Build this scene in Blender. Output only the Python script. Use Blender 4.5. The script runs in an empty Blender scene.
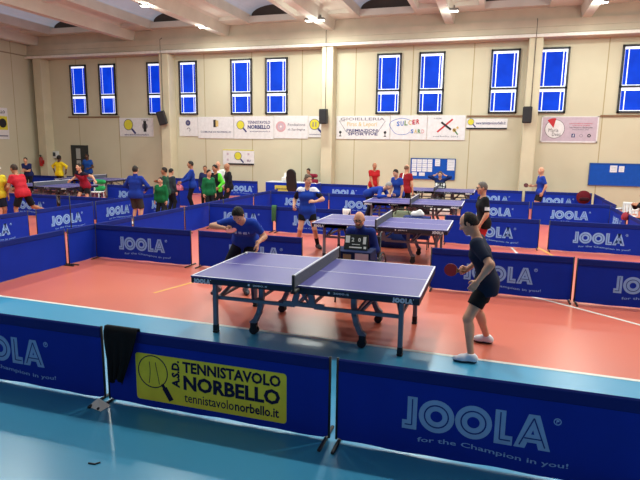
import bpy, math, random
import numpy as np
from mathutils import Vector, Matrix
random.seed(7); np.random.seed(7)
SC = bpy.context.scene
COL = SC.collection

# ------------------------------------------------------------------ camera
CAM_F = 545.49
def cam_matrix():
    yaw, pit, rol = -0.30546, 0.17299, 0.01343
    cy, sy, cp, sp = math.cos(yaw), math.sin(yaw), math.cos(pit), math.sin(pit)
    f = Vector((sy*cp, cy*cp, -sp)); r = Vector((cy, -sy, 0)); u = r.cross(f)
    c, s = math.cos(rol), math.sin(rol)
    r, u = c*r + s*u, -s*r + c*u
    m = Matrix((r, u, -f)).transposed().to_4x4()
    m.translation = (2.04331, -6.4614, 2.34)
    return m
cd = bpy.data.cameras.new('camera')
cam = bpy.data.objects.new('camera', cd); COL.objects.link(cam)
cam.matrix_world = cam_matrix()
cd.sensor_width = 36.0; cd.lens = CAM_F/640*36.0; cd.clip_end = 200; cd.clip_start = 0.05
SC.camera = cam

# ------------------------------------------------------------------ world, exposure, lamp strength
w = bpy.data.worlds.new('world'); SC.world = w; w.use_nodes = True
WORLD_STRENGTH = 0.24
w.node_tree.nodes['Background'].inputs[0].default_value = (0.92, 0.97, 1.0, 1)
w.node_tree.nodes['Background'].inputs[1].default_value = WORLD_STRENGTH
SC.view_settings.view_transform = 'Standard'
SC.view_settings.look = 'None'
SC.view_settings.exposure = 0.0
SC.view_settings.gamma = 1.0
SC.view_settings.use_curve_mapping = False
LAMP_W = 112.0
SPILL_W = 34.0
LAMP_COLOR = (0.94, 1.0, 0.92)

# ------------------------------------------------------------------ materials
MATS = {}
def lin(c):
    return tuple(((v/255)/12.92 if v/255 <= 0.04045 else ((v/255+0.055)/1.055)**2.4) for v in c)
def mat(name, rgb, rough=0.6, spec=0.5, metal=0.0, noise=0.06, nscale=8.0, emit=0.0, trans=0.0, bump=0.0):
    """procedural material: srgb colour with a little noise in it"""
    if name in MATS: return MATS[name]
    m = bpy.data.materials.new(name); m.use_nodes = True
    nt = m.node_tree; b = nt.nodes['Principled BSDF']
    c = lin(rgb)
    b.inputs['Roughness'].default_value = rough
    b.inputs['Metallic'].default_value = metal
    b.inputs['Specular IOR Level'].default_value = spec
    tc = nt.nodes.new('ShaderNodeTexCoord'); n = nt.nodes.new('ShaderNodeTexNoise')
    n.inputs['Scale'].default_value = nscale; n.inputs['Detail'].default_value = 3
    nt.links.new(tc.outputs['Object'], n.inputs['Vector'])
    r = nt.nodes.new('ShaderNodeValToRGB')
    r.color_ramp.elements[0].position = 0.3; r.color_ramp.elements[1].position = 0.7
    r.color_ramp.elements[0].color = tuple(v*(1-noise) for v in c)+(1,)
    r.color_ramp.elements[1].color = tuple(min(1, v*(1+noise)) for v in c)+(1,)
    nt.links.new(n.outputs['Fac'], r.inputs['Fac'])
    nt.links.new(r.outputs['Color'], b.inputs['Base Color'])
    if emit:
        b.inputs['Emission Color'].default_value = c+(1,)
        b.inputs['Emission Strength'].default_value = emit
    if bump:
        bp = nt.nodes.new('ShaderNodeBump'); bp.inputs['Strength'].default_value = bump
        n2 = nt.nodes.new('ShaderNodeTexNoise'); n2.inputs['Scale'].default_value = nscale*4
        nt.links.new(tc.outputs['Object'], n2.inputs['Vector'])
        nt.links.new(n2.outputs['Fac'], bp.inputs['Height']); nt.links.new(bp.outputs['Normal'], b.inputs['Normal'])
    if trans:
        t = nt.nodes.new('ShaderNodeBsdfTranslucent'); mx = nt.nodes.new('ShaderNodeMixShader')
        nt.links.new(r.outputs['Color'], t.inputs['Color'])
        mx.inputs['Fac'].default_value = trans
        nt.links.new(b.outputs['BSDF'], mx.inputs[1]); nt.links.new(t.outputs['BSDF'], mx.inputs[2])
        nt.links.new(mx.outputs['Shader'], nt.nodes['Material Output'].inputs['Surface'])
    MATS[name] = m
    return m

# ------------------------------------------------------------------ mesh builder
class MB:
    def __init__(s): s.v = []; s.f = []; s.mi = []; s.sm = []
    def add(s, vs, fs, mi=0, smooth=False):
        o = len(s.v); s.v += [tuple(map(float, p)) for p in vs]
        s.f += [tuple(int(i)+o for i in f) for f in fs]; s.mi += [mi]*len(fs); s.sm += [smooth]*len(fs)
        return s
    def box(s, c, d, mi=0, rot=None, bev=0.0):
        hx, hy, hz = d[0]/2, d[1]/2, d[2]/2
        if bev:
            b = min(bev, hx*.9, hy*.9, hz*.9); vs = []; 
            # chamfered box from 24 points
            for sx in (-1, 1):
                for sy in (-1, 1):
                    for sz in (-1, 1):
                        vs += [(sx*hx, sy*(hy-b), sz*(hz-b)), (sx*(hx-b), sy*hy, sz*(hz-b)), (sx*(hx-b), sy*(hy-b), sz*hz)]
            I = lambda sx, sy, sz, k: ((sx > 0)*4+(sy > 0)*2+(sz > 0))*3+k
            fs = []
            for a in (-1, 1):
                q = [I(a, -1, -1, 0), I(a, 1, -1, 0), I(a, 1, 1, 0), I(a, -1, 1, 0)]; fs.append(q if a > 0 else q[::-1])
                q = [I(-1, a, -1, 1), I(-1, a, 1, 1), I(1, a, 1, 1), I(1, a, -1, 1)]; fs.append(q if a > 0 else q[::-1])
                q = [I(-1, -1, a, 2), I(1, -1, a, 2), I(1, 1, a, 2), I(-1, 1, a, 2)]; fs.append(q if a > 0 else q[::-1])
                for b2 in (-1, 1):
                    q = [I(a, b2, -1, 0), I(a, b2, -1, 1), I(a, b2, 1, 1), I(a, b2, 1, 0)]; fs.append(q if a*b2 > 0 else q[::-1])
                    q = [I(a, -1, b2, 2), I(a, -1, b2, 0), I(a, 1, b2, 0), I(a, 1, b2, 2)]; fs.append(q if a*b2 < 0 else q[::-1])
                    q = [I(-1, a, b2, 1), I(-1, a, b2, 2), I(1, a, b2, 2), I(1, a, b2, 1)]; fs.append(q if a*b2 < 0 else q[::-1])
                    for c2 in (-1, 1):
                        q = [I(a, b2, c2, 0), I(a, b2, c2, 1), I(a, b2, c2, 2)]; fs.append(q if a*b2*c2 > 0 else q[::-1])
        else:
            vs = [(x*hx, y*hy, z*hz) for x in (-1, 1) for y in (-1, 1) for z in (-1, 1)]
            fs = [(0, 1, 3, 2), (4, 6, 7, 5), (0, 4, 5, 1), (2, 3, 7, 6), (0, 2, 6, 4), (1, 5, 7, 3)]
        if rot is not None: vs = [tuple(rot @ Vector(p)) for p in vs]
        return s.add([(p[0]+c[0], p[1]+c[1], p[2]+c[2]) for p in vs], fs, mi)
    def b2(s, lo, hi, mi=0, bev=0.0):
        return s.box([(a+b)/2 for a, b in zip(lo, hi)], [abs(b-a) for a, b in zip(lo, hi)], mi, None, bev)
    def beam(s, a, b, wd, ht, mi=0, up=(0, 0, 1), bev=0.0):
        a, b = Vector(a), Vector(b); d = b-a; z = d.normalized(); u = Vector(up)
        if abs(z.dot(u)) > .99: u = Vector((0, 1, 0))
        x = z.cross(u).normalized(); y = x.cross(z)
        return s.box((a+b)/2, (wd, ht, d.length), mi, Matrix((x, y, z)).transposed(), bev)
    def tube(s, pts, r, n=10, mi=0, cap=True):
        pts = [Vector(p) for p in pts]; rs = r if isinstance(r, (list, tuple)) else [r]*len(pts)
        vs = []; fs = []; up = None
        for i, p in enumerate(pts):
            t = (pts[min(i+1, len(pts)-1)]-pts[max(i-1, 0)]).normalized()
            if up is None: up = Vector((0, 0, 1)) if abs(t.z) < .9 else Vector((0, 1, 0))
            x = t.cross(up).normalized(); y = x.cross(t).normalized(); up = y
            for k in range(n):
                a = 2*math.pi*k/n; vs.append(p+rs[i]*(math.cos(a)*x+math.sin(a)*y))
        for i in range(len(pts)-1):
            for k in range(n):
                fs.append((i*n+k, (i+1)*n+k, (i+1)*n+(k+1) % n, i*n+(k+1) % n))
        if cap: fs.append(tuple(range(n))); fs.append(tuple((len(pts)-1)*n+k for k in reversed(range(n))))
        return s.add(vs, fs, mi, True)
    def prism(s, poly, ax, lo, hi, mi=0):
        """2-D polygon extruded along axis ax ('x','y','z')"""
        n = len(poly)
        def P(p, t):
            return {'x': (t, p[0], p[1]), 'y': (p[0], t, p[1]), 'z': (p[0], p[1], t)}[ax]
        vs = [P(p, lo) for p in poly]+[P(p, hi) for p in poly]
        fs = [tuple(range(n))[::-1], tuple(range(n, 2*n))]+[(i, (i+1) % n, (i+1) % n+n, i+n) for i in range(n)]
        return s.add(vs, fs, mi)
    def sphere(s, c, r, mi=0, n=12, m=8, sc=(1, 1, 1), rot=None):
        vs = [(0, 0, 1)]
        for i in range(1, m):
            a = math.pi*i/m
            for k in range(n):
                b = 2*math.pi*k/n; vs.append((math.sin(a)*math.cos(b), math.sin(a)*math.sin(b), math.cos(a)))
        vs.append((0, 0, -1)); L = len(vs)-1; fs = []
        for k in range(n):
            fs.append((0, 1+k, 1+(k+1) % n)); fs.append((L, L-n+(k+1) % n, L-n+k))
            for i in range(m-2):
                fs.append((1+i*n+k, 1+(i+1)*n+k, 1+(i+1)*n+(k+1) % n, 1+i*n+(k+1) % n))
        vs = [Vector((p[0]*sc[0]*r, p[1]*sc[1]*r, p[2]*sc[2]*r)) for p in vs]
        if rot is not None: vs = [rot @ p for p in vs]
        return s.add([p+Vector(c) for p in vs], fs, mi, True)
    def disc(s, c, r, axis='y', th=.01, n=24, mi=0, a0=0, a1=2*math.pi, ri=0.0):
        """disc, ring or wedge, extruded th along axis"""
        full = abs(a1-a0) > 6.28
        k = n+(0 if full else 1)
        o = [(c[0], c[1], c[2])]
        def P(rr, a, t):
            u, v = rr*math.cos(a), rr*math.sin(a)
            return {'y': (c[0]+u, c[1]+t, c[2]+v), 'x': (c[0]+t, c[1]+u, c[2]+v), 'z': (c[0]+u, c[1]+v, c[2]+t)}[axis]
        A = [a0+(a1-a0)*i/n for i in range(k)]
        vs = []
        for t in (-th/2, th/2):
            vs += [P(r, a, t) for a in A]
            vs += [P(ri, a, t) for a in A]
        fs = []; m = k if full else k-1
        for i in range(m):
            j = (i+1) % k
            if ri > 0:
                fs.append((i, j, k+j, k+i)); fs.append((2*k+i, 3*k+i, 3*k+j, 2*k+j)); fs.append((k+i, k+j, 3*k+j, 3*k+i))
            else:
                fs.append((i, j, k)); fs.append((2*k+i, 3*k, 2*k+j))
            fs.append((j, i, 2*k+i, 2*k+j))
        return s.add(vs, fs, mi)
    def mesh(s, name, mats):
        me = bpy.data.meshes.new(name); me.from_pydata(s.v, [], s.f)
        for m in (mats if isinstance(mats, (list, tuple)) else [mats]): me.materials.append(m)
        me.polygons.foreach_set('material_index', s.mi); me.polygons.foreach_set('use_smooth', s.sm)
        me.validate(); me.update()
        return me
    def build(s, name, mats, parent=None, kind=None, label=None):
        return link(name, s.mesh(name, mats), parent, kind, label)

def link(name, me, parent=None, kind=None, label=None):
    o = bpy.data.objects.new(name, me); COL.objects.link(o)
    if parent is not None: o.parent = parent
    if kind: o['kind'] = kind
    if label: o['label'] = label
    return o
def tag(o, label, cat, group=None, kind=None):
    o['label'] = label; o['category'] = cat
    if group: o['group'] = group
    if kind: o['kind'] = kind
    return o
def thing(name, label, cat, loc=(0, 0, 0), rz=0.0, group=None):
    o = bpy.data.objects.new(name, None); COL.objects.link(o); o.empty_display_size = .1
    o.location = loc; o.rotation_euler = (0, 0, rz)
    return tag(o, label, cat, group)

# ------------------------------------------------------------------ text as flat mesh
def text_geo(body, bold=0.0, res=2):
    cu = bpy.data.curves.new('t', 'FONT'); cu.body = body; cu.offset = bold; cu.resolution_u = res
    o = bpy.data.objects.new('t', cu); COL.objects.link(o)
    bpy.context.view_layer.update()
    me = o.evaluated_get(bpy.context.evaluated_depsgraph_get()).to_mesh()
    vs = [tuple(v.co) for v in me.vertices]; fs = [tuple(p.vertices) for p in me.polygons]
    bpy.data.objects.remove(o); bpy.data.curves.remove(cu)
    return vs, fs
_TX = {}
def text(mb, body, x0, x1, z0, z1, y, mi=0, bold=0.0, wave=None, rot90=False, flip=1):
    """fit text into the box x0..x1, z0..z1 on the plane y, facing -y"""
    k = (body, bold)
    if k not in _TX: _TX[k] = text_geo(body, bold)
    vs, fs = _TX[k]
    if not vs: return
    ax = [v[0] for v in vs]; az = [v[1] for v in vs]
    a0, a1, b0, b1 = min(ax), max(ax), min(az), max(az)
    out = []
    for v in vs:
        u = (v[0]-a0)/(a1-a0); t = (v[1]-b0)/(b1-b0)
        if rot90: u, t = 1-t, u
        x = x0+u*(x1-x0); z = z0+t*(z1-z0)
        if wave: z += wave(u)
        out.append((x, y, z))
    mb.add(out, fs, mi)

# ------------------------------------------------------------------ smooth bodies: round cones and ellipsoids merged, meshed by surface nets
class SDF:
    def __init__(s): s.p = []
    def cap(s, a, b, ra, rb=None, k=.03):
        s.p.append(('c', np.array(a, float), np.array(b, float), ra, ra if rb is None else rb, k)); return s
    def flat(s, a, b, ra, rb=None, k=.03):
        """round cone cut off flat at b"""
        s.p.append(('f', np.array(a, float), np.array(b, float), ra, ra if rb is None else rb, k)); return s
    def ell(s, c, R, rad, k=.03):
        s.p.append(('e', np.array(c, float), np.array(R, float), np.array(rad, float), 0, k)); return s
    def cut(s, n, p):
        """remove from what is there so far everything on the side n points to, beyond p"""
        n = np.array(n, float); n /= np.linalg.norm(n); s.p.append(('x', n, float(n @ np.array(p, float)))); return s
    def mesh(s, h):
        bb = []
        for q in s.p:
            if q[0] == 'x': bb.append(None)
            elif q[0] == 'e':
                e = np.sqrt(((q[2]*q[3][:, None])**2).sum(0)); bb.append((q[1]-e, q[1]+e))
            else:
                r = max(q[3], q[4]); bb.append((np.minimum(q[1], q[2])-r, np.maximum(q[1], q[2])+r))
        lo = np.min([b[0] for b in bb if b], 0)-3*h; hi = np.max([b[1] for b in bb if b], 0)+3*h
        N = np.ceil((hi-lo)/h).astype(int)+1
        ax = [lo[i]+h*np.arange(N[i]) for i in range(3)]
        F = np.full(N, 0.5)
        for q, b in zip(s.p, bb):
            if q[0] == 'x':
                F = np.maximum(F, q[1][0]*ax[0][:, None, None]+q[1][1]*ax[1][None, :, None]+q[1][2]*ax[2][None, None, :]-q[2]); continue
            l, u = b
            k = q[5]; pad = k+3*h
            i0 = np.maximum(0, np.floor((l-pad-lo)/h).astype(int)); i1 = np.minimum(N, np.ceil((u+pad-lo)/h).astype(int)+1)
            X, Y, Z = np.meshgrid(*[ax[i][i0[i]:i1[i]] for i in range(3)], indexing='ij')
            P = np.stack([X, Y, Z], -1)
            if q[0] in 'cf':
                a, e = q[1], q[2]; ba = e-a; L = max(math.sqrt(ba @ ba), 1e-6); n = ba/L
                t = (P-a) @ n
                tc = np.clip(t/L, 0, 1) if q[0] == 'c' else np.clip(t/L, 0, 1.6)
                d = np.linalg.norm(P-a-(tc*L)[..., None]*n, axis=-1)-(q[3]+(q[4]-q[3])*np.minimum(tc, 1))
                if q[0] == 'f': d = np.maximum(d, t-L)
            else:
                v = (P-q[1]) @ q[2].T; k0 = np.linalg.norm(v/q[3], axis=-1); k1 = np.linalg.norm(v/q[3]**2, axis=-1)
                d = np.where(k1 > 1e-6, k0*(k0-1)/np.maximum(k1, 1e-6), -q[3].min())
            sl = tuple(slice(x, y) for x, y in zip(i0, i1)); f = F[sl]
            hh = np.clip(.5+.5*(f-d)/k, 0, 1); F[sl] = f*(1-hh)+d*hh-k*hh*(1-hh)
        F = np.where(np.abs(F) < 1e-6, 1e-6, F)
        S = F < 0
        c = [S[i:N[0]-1+i, j:N[1]-1+j, k:N[2]-1+k] for i in (0, 1) for j in (0, 1) for k in (0, 1)]
        cnt = sum(a.astype(np.int8) for a in c); act = (cnt > 0) & (cnt < 8)
        idx = np.argwhere(act)
        if not len(idx): return np.zeros((0, 3)), []
        acc = np.zeros((len(idx), 3)); num = np.zeros(len(idx))
        cor = [(i, j, k) for i in (0, 1) for j in (0, 1) for k in (0, 1)]
        for a in range(8):
            for b in range(a+1, 8):
                if sum(abs(x-y) for x, y in zip(cor[a], cor[b])) != 1: continue
                A, B = np.array(cor[a]), np.array(cor[b])
                fa = F[tuple((idx+A).T)]; fb = F[tuple((idx+B).T)]; m = (fa < 0) != (fb < 0)
                t = np.where(m, fa/np.where(m, fa-fb, 1), 0)
                acc += np.where(m[:, None], A+(B-A)*t[:, None], 0); num += m
        V = lo+h*(idx+acc/num[:, None])
        vid = np.full(act.shape, -1); vid[tuple(idx.T)] = np.arange(len(idx))
        Q = []
        for d in range(3):
            o = [1 if i == d else 0 for i in range(3)]
            a = S[:N[0]-o[0], :N[1]-o[1], :N[2]-o[2]]; b = S[o[0]:, o[1]:, o[2]:]
            e = np.argwhere(a != b); e1, e2 = [(1, 2), (2, 0), (0, 1)][d]
            ok = (e[:, e1] > 0) & (e[:, e2] > 0) & (e[:, e1] < N[e1]-1) & (e[:, e2] < N[e2]-1); e = e[ok]
            ins = a[tuple(e.T)]
            def vv(x, y):
                g = e.copy(); g[:, e1] -= x; g[:, e2] -= y
                return vid[tuple(g.T)]
            q = np.stack([vv(1, 1), vv(0, 1), vv(0, 0), vv(1, 0)], 1)
            q[~ins] = q[~ins][:, ::-1]
            Q.append(q)
        return V, np.concatenate(Q)

# ------------------------------------------------------------------ people
V3 = lambda *a: np.array(a, float)
def unit(v): v = np.array(v, float); return v/max(np.linalg.norm(v), 1e-9)
def rx(d): c, s = math.cos(math.radians(d)), math.sin(math.radians(d)); return np.array([[1, 0, 0], [0, c, -s], [0, s, c]])
def ry(d): c, s = math.cos(math.radians(d)), math.sin(math.radians(d)); return np.array([[c, 0, s], [0, 1, 0], [-s, 0, c]])
def rzm(d): c, s = math.cos(math.radians(d)), math.sin(math.radians(d)); return np.array([[c, -s, 0], [s, c, 0], [0, 0, 1]])
def two_bone(a, c, l1, l2, hint):
    a, c = np.array(a, float), np.array(c, float); d = c-a; L = np.linalg.norm(d); n = d/max(L, 1e-9)
    L2 = min(L, (l1+l2)*.998)
    x = (l1*l1-l2*l2+L2*L2)/(2*L2); y = math.sqrt(max(l1*l1-x*x, 0))
    h = np.array(hint, float); h = h-(h @ n)*n
    return a+n*x+unit(h)*y, a+n*L2
SKIN = {'light': (206, 152, 124), 'tan': (178, 122, 92), 'dark': (88, 58, 44), 'pale': (222, 176, 152)}
def skin_mat(k): return mat('skin_'+k, SKIN[k], .55, .35, noise=.04, nscale=14)
def cloth(rgb): return mat('fabric_%d_%d_%d' % tuple(rgb), rgb, .85, .2, noise=.07, nscale=10)
def hair_mat(rgb): return mat('hair_%d_%d_%d' % tuple(rgb), rgb, .7, .3, noise=.25, nscale=60)

def grid_obj(name, parts, mats, parent, h, label=None):
    """parts: list of (SDF, cell size or None, material chooser or index) -> one mesh"""
    vs, fs, mi, sm = [], [], [], []
    for sdf, hh, ch in parts:
        if isinstance(sdf, MB):
            o = len(vs); vs += list(sdf.v); fs += [tuple(i+o for i in f) for f in sdf.f]; mi += sdf.mi; sm += [True]*len(sdf.f); continue
        V, Q = sdf.mesh(hh or h)
        if not len(Q): continue
        o = len(vs); vs += [tuple(p) for p in V]; fs += [tuple(int(i)+o for i in q) for q in Q]
        if callable(ch):
            C = V[Q].mean(1); mi += [int(ch(c)) for c in C]
        else: mi += [ch]*len(Q)
        sm += [True]*len(Q)
    me = bpy.data.meshes.new(name); me.from_pydata(vs, [], fs)
    for m in mats: me.materials.append(m)
    me.polygons.foreach_set('material_index', mi); me.polygons.foreach_set('use_smooth', sm); me.update()
    return link(name, me, parent, None, label)

def hand_sdf(w, d, n, t, curl, s):
    S = SDF(); d, n, t = unit(d), unit(n), unit(t)
    offs = (.030, .010, -.010, -.029); lens = (.068, .076, .071, .055); rs = (.0092, .0095, .009, .008)
    S.cap(w-.02*s*d, w+.02*s*d, .026*s, .026*s, .02)
    for o in offs: S.cap(w+(.02*d+o*.65*t)*s, w+(.088*d+o*t)*s, .017*s, .0145*s, .012)
    def rot(v, a): return v*math.cos(a)+n*math.sin(a)
    for o, L, r in zip(offs, lens, rs):
        p = w+(.088*d+o*t)*s; a = 0
        for j, fr in enumerate((.45, .31, .24)):
            a += curl*(.9, 1.0, .7)[j]
            q = p+rot(unit(d+.9*o*t), a)*L*fr*1.05*s
            S.cap(p, q, r*(1-.1*j)*s, r*(.9-.1*j)*s, .005); p = q
    a = w+(.022*d+.022*t)*s; b = a+unit(.55*d+.75*t+.35*n)*.042*s
    c = b+unit(.8*d+.35*t*(1-curl)+n*(.25+.5*curl))*.033*s; e = c+unit(.85*d-.2*t*curl+n*(.25+.7*curl))*.026*s
    S.cap(a, b, .015*s, .0115*s, .012).cap(b, c, .0105*s, .0095*s, .005).cap(c, e, .0095*s, .008*s, .005)
    return S

def person(label, loc, face, H=1.72, pose=None, top=(30, 60, 170), sleeve=.62, bottom=(22, 22, 30), leg=.66, skin='light',
           hair='short', hair_rgb=(40, 30, 25), beard=None, shoe=(230, 230, 235), sole=(40, 40, 50), sock=None, top_fn=None, top_mats=(),
           glasses=False, belly=0.0, fine=1.0, fat=1.0, group=None, cap=None, collar=None, hem=-.13):
    p = dict(lean=3, lean2=0, side=0, twist=0, hip=(0, 0, None), lf=(-.11, 0), rf=(.11, 0), lt=8, rt=-8, lh=None, rh=None,
             le=None, re=None, head=(6, 0), lcurl=.35, rcurl=.35, lhd=None, rhd=None, lbat=None, rbat=None, lk=(0, 1, 0), rk=(0, 1, 0))
    p.update(pose or {})
    s = H/1.75
    root = thing('person', label, 'person', loc, math.atan2(-face[0], face[1]), group)
    X = lambda M, *v: np.array(M) @ V3(*v)
    hz = p['hip'][2] if p['hip'][2] is not None else .915*s
    P0 = V3(p['hip'][0], p['hip'][1], hz)
    M = ry(p['side']) @ rx(-p['lean']); Mc = M @ rx(-p['lean2']) @ rzm(p['twist'])
    waist = P0+X(M, 0, 0, .17*s); chest = waist+X(Mc, 0, .01*s, .16*s); neckb = waist+X(Mc, 0, -.005*s, .355*s)
    sh = {a: waist+X(Mc, b*.172*s*(.5+.5*fat), 0, .295*s) for a, b in (('l', -1), ('r', 1))}
    hj = {a: P0+X(M, b*.09*s, 0, -.03*s) for a, b in (('l', -1), ('r', 1))}
    hm = rzm(math.degrees(math.atan2(-Mc[0, 1], Mc[1, 1])) * (1 if p['lean']+p['lean2'] < 60 else 0)+p['head'][1]) @ rx(-p['head'][0])
    nd = unit(.6*Mc[:, 2]+.4*hm[:, 2])
    hc = neckb+nd*.085*s+hm @ V3(0, .014, .09)*s
    J = {'head': hc, 'neck': neckb}
    arm = {}; legs = {}
    for a, b in (('l', -1), ('r', 1)):
        tgt = p[a+'h']
        if tgt is None: tgt = sh[a]+V3(b*.07*s, .05*s, -.53*s)
        hint = p[a+'e'] if p[a+'e'] is not None else (b*.5, -.8, -.1)
        el, wr = two_bone(sh[a], tgt, .295*s, .25*s, hint)
        arm[a] = (sh[a], el, wr)
        f = p[a+'f']; an = V3(f[0], f[1], f[2] if len(f) > 2 else .075*s)
        kn, an2 = two_bone(hj[a], an, .43*s, .415*s, p[a+'k'])
        legs[a] = (hj[a], kn, an2)
    J['arm'] = arm; J['legs'] = legs
    # --- clothing colours
    cm = [cloth(top)]+[cloth(c) for c in top_mats]
    fw = .5+.5*fat
    def torso(S, e):
        r = Mc[:, 0]*s; q = M[:, 0]*s
        S.cap(P0-q*.075*fw, P0+q*.075*fw, (.100*fat+e)*s, k=.06).cap(waist-q*.065*fw, waist+q*.065*fw, (.096*fat+e)*s, k=.07)
        S.cap(chest-r*.085*fw, chest+r*.085*fw, (.108*fat+e)*s, k=.07)
        u = waist+X(Mc, 0, -.005, .285)*s
        S.cap(u-r*.125*fw, u+r*.125*fw, (.058+e)*s, k=.06)
        if belly: S.ell(waist+X(M, 0, .05+belly*.5, -.02)*s, M.T, V3(.135, .10+belly*.5, .14)*s, .06)
        return S
    # --- skin: one body mesh, finer grids for head and hands
    h = .014*fine
    B = torso(SDF(), -.006)
    B.cap(waist+X(Mc, 0, 0, .30)*s, neckb+nd*.02*s, .06*s, .055*s, .05)
    for a in 'lr':
        A, E_, W_ = arm[a]
        B.cap(A, E_, .054*s, .043*s, .04).cap(E_, W_, .043*s, .029*s, .02)
        B.cap(E_+(W_-E_)*.12, E_+(W_-E_)*.35, .044*s, .042*s, .02)
        A, K, N_ = legs[a]
        B.cap(A, K, .085*s, .056*s, .04).cap(K, N_, .054*s, .036*s, .02)
        bk = unit(np.cross(unit(N_-K), M[:, 0])); bk = bk if bk[1] < 0 else -bk
        B.cap(K+(N_-K)*.2+bk*.018*s, K+(N_-K)*.42+bk*.014*s, .046*s, .042*s, .03)
    T = hm; tl = lambda x, y, z: hc+hm @ V3(x, y, z)*s
    Hd = SDF().ell(hc+hm @ V3(0, -.004, .012)*s, T.T, V3(.077, .098, .108)*s)
    Hd.ell(tl(0, .03, -.055), T.T, V3(.058, .062, .066)*s, .03).cap(tl(-.012, .072, -.098), tl(.012, .072, -.098), .022*s, k=.025)
    Hd.cap(neckb-nd*.03*s, tl(0, -.018, -.05), .058*s, .052*s, .03)
    Hd.cap(tl(-.034, .074, .03), tl(.034, .074, .03), .017*s, k=.015)
    Hd.cap(tl(0, .09, .018), tl(0, .113, -.02), .010*s, .0155*s, .012).cap(tl(-.013, .1, -.024), tl(.013, .1, -.024), .010*s, k=.008)
    Hd.cap(tl(-.02, .086, -.058), tl(.02, .086, -.058), .011*s, k=.01)
    for b in (-1, 1):
        Hd.ell(tl(b*.079, -.008, -.005), (T @ rzm(b*-18)).T, V3(.010, .022, .032)*s, .008)
        Hd.cap(tl(b*.048, .062, -.02), tl(b*.05, .045, -.03), .022*s, k=.02)
    parts = [(B, h, 0)]
    lipz = lambda c: 2 if abs(((c-hc) @ hm[:, 2])/s+.058) < .009 and ((c-hc) @ hm[:, 1])/s > .085 and abs((c-hc) @ hm[:, 0])/s < .024 else 0
    parts.append((Hd, .0085*fine, lipz))
    hands = {}
    for a, b in (('l', -1), ('r', 1)):
        A, E_, W_ = arm[a]; fd = unit(W_-E_)
        d = unit(p[a+'hd']) if p[a+'hd'] is not None else fd
        if p[a+'bat'] is not None:
            bd = unit(p[a+'bat']); t = unit(bd-(bd @ d)*d)
            n = unit(np.cross(t, d)) if b > 0 else unit(np.cross(d, t)); curl = 1.05
        else:
            n0 = p.get(a+'hn') or (-b, 0, -.2); n = unit(np.array(n0, float)-(np.array(n0) @ d)*d)
            t = np.cross(d, n) if b > 0 else np.cross(n, d); curl = p[a+'curl']
        parts.append((hand_sdf(W_, d, n, t, curl, s), .0052*max(1, fine*.95), 0))
        hands[a] = (W_, d, n, t, W_+(.08*d+.032*n)*s)
    J['hands'] = hands
    ey = MB()
    for b in (-1, 1):
        ey.sphere(tl(b*.031, .079, .012), .0135*s, 1, 10, 8); ey.sphere(tl(b*.031, .0885, .012), .0062*s, 3, 8, 6)
    parts.append((ey, None, None))
    lipc = tuple(int(v*f) for v, f in zip(SKIN[skin], (.85, .68, .66)))
    grid_obj('body', parts, [skin_mat(skin), mat('eye_white', (225, 222, 215), .3), mat('lip_'+skin, lipc, .5), mat('iris', (45, 32, 24), .25)], root, h)
    # --- top
    Sx = torso(SDF(), .012)
    if collar: Sx.cap(waist+X(Mc, 0, 0, .30)*s, neckb+nd*.035*s, .07*s, .066*s, .04)
    if hem < -.1:
        lo_ = P0+X(M, 0, 0, min(hem+.05, -.05))*s; Sx.cap(lo_-M[:, 0]*.085*s*fw, lo_+M[:, 0]*.085*s*fw, (.106*fat+.02)*s, k=.07); Sx.cap(P0-M[:, 0]*.08*s*fw, P0+M[:, 0]*.08*s*fw, (.102*fat+.018)*s, k=.07)
    Sx.cut(-M[:, 2], P0+X(M, 0, 0, hem)*s)
    for a in 'lr':
        A, E_, W_ = arm[a]
        if sleeve <= 1: Sx.flat(A, A+(E_-A)*sleeve, .066*s, .061*s, .045)
        else:
            Sx.cap(A, E_, .07*s, .06*s, .045); e = E_+(W_-E_)*min(1, sleeve-1); Sx.flat(E_, e, .058*s, .045*s, .03)
    fn = (lambda c: top_fn(c, dict(s=s, Mc=Mc, waist=waist, chest=chest, arm=arm, neck=neckb))) if top_fn else 0
    grid_obj('shirt' if sleeve <= 1 else 'jacket', [(Sx, h*.95, fn)], cm, root, h)
    # --- bottom
    Bt = SDF(); q = M[:, 0]*s
    Bt.cap(P0-q*.078*fw, P0+q*.078*fw, (.104*fat+.008)*s, k=.05)
    Bt.cut(M[:, 2], P0+X(M, 0, 0, .09)*s)
    for a in 'lr':
        A, K, N_ = legs[a]
        if leg <= 1: Bt.flat(A, A+(K-A)*leg, .1*s, .092*s, .035)
        else: Bt.cap(A, K, .098*s, .073*s, .035); Bt.flat(K, K+(N_-K)*min(1, leg-1), .072*s, .06*s, .03)
    grid_obj('shorts' if leg <= 1 else 'trousers', [(Bt, h, 0)], [cloth(bottom)], root, h)
    # --- shoes and socks
    for a, b in (('l', -1), ('r', 1)):
        A, K, N_ = legs[a]; ang = p[a+'t']; t = V3(-math.sin(math.radians(ang)), math.cos(math.radians(ang)), 0)
        x = V3(t[1], -t[0], 0); z0 = N_[2]-.075*s
        fs = SDF(); z = V3(0, 0, 1)
        base = V3(N_[0], N_[1], z0)
        fs.cap(base-t*.035*s+z*.042*s, base+t*.09*s+z*.04*s, .044*s, .043*s, .03)
        fs.cap(base+t*.09*s+z*.036*s-x*.008*s, base+t*.165*s+z*.03*s, .042*s, .033*s, .03)
        fs.cap(base+z*.06*s-t*.02*s, base+z*.085*s+t*.0*s, .045*s, .046*s, .03).cap(base+t*.03*s+z*.07*s, base+t*.1*s+z*.045*s, .032*s, .03*s, .03)
        fs.cut(V3(0, 0, -1), V3(0, 0, z0+.004)); fs.cut(V3(0, 0, 1), V3(0, 0, z0+.105*s))
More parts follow.
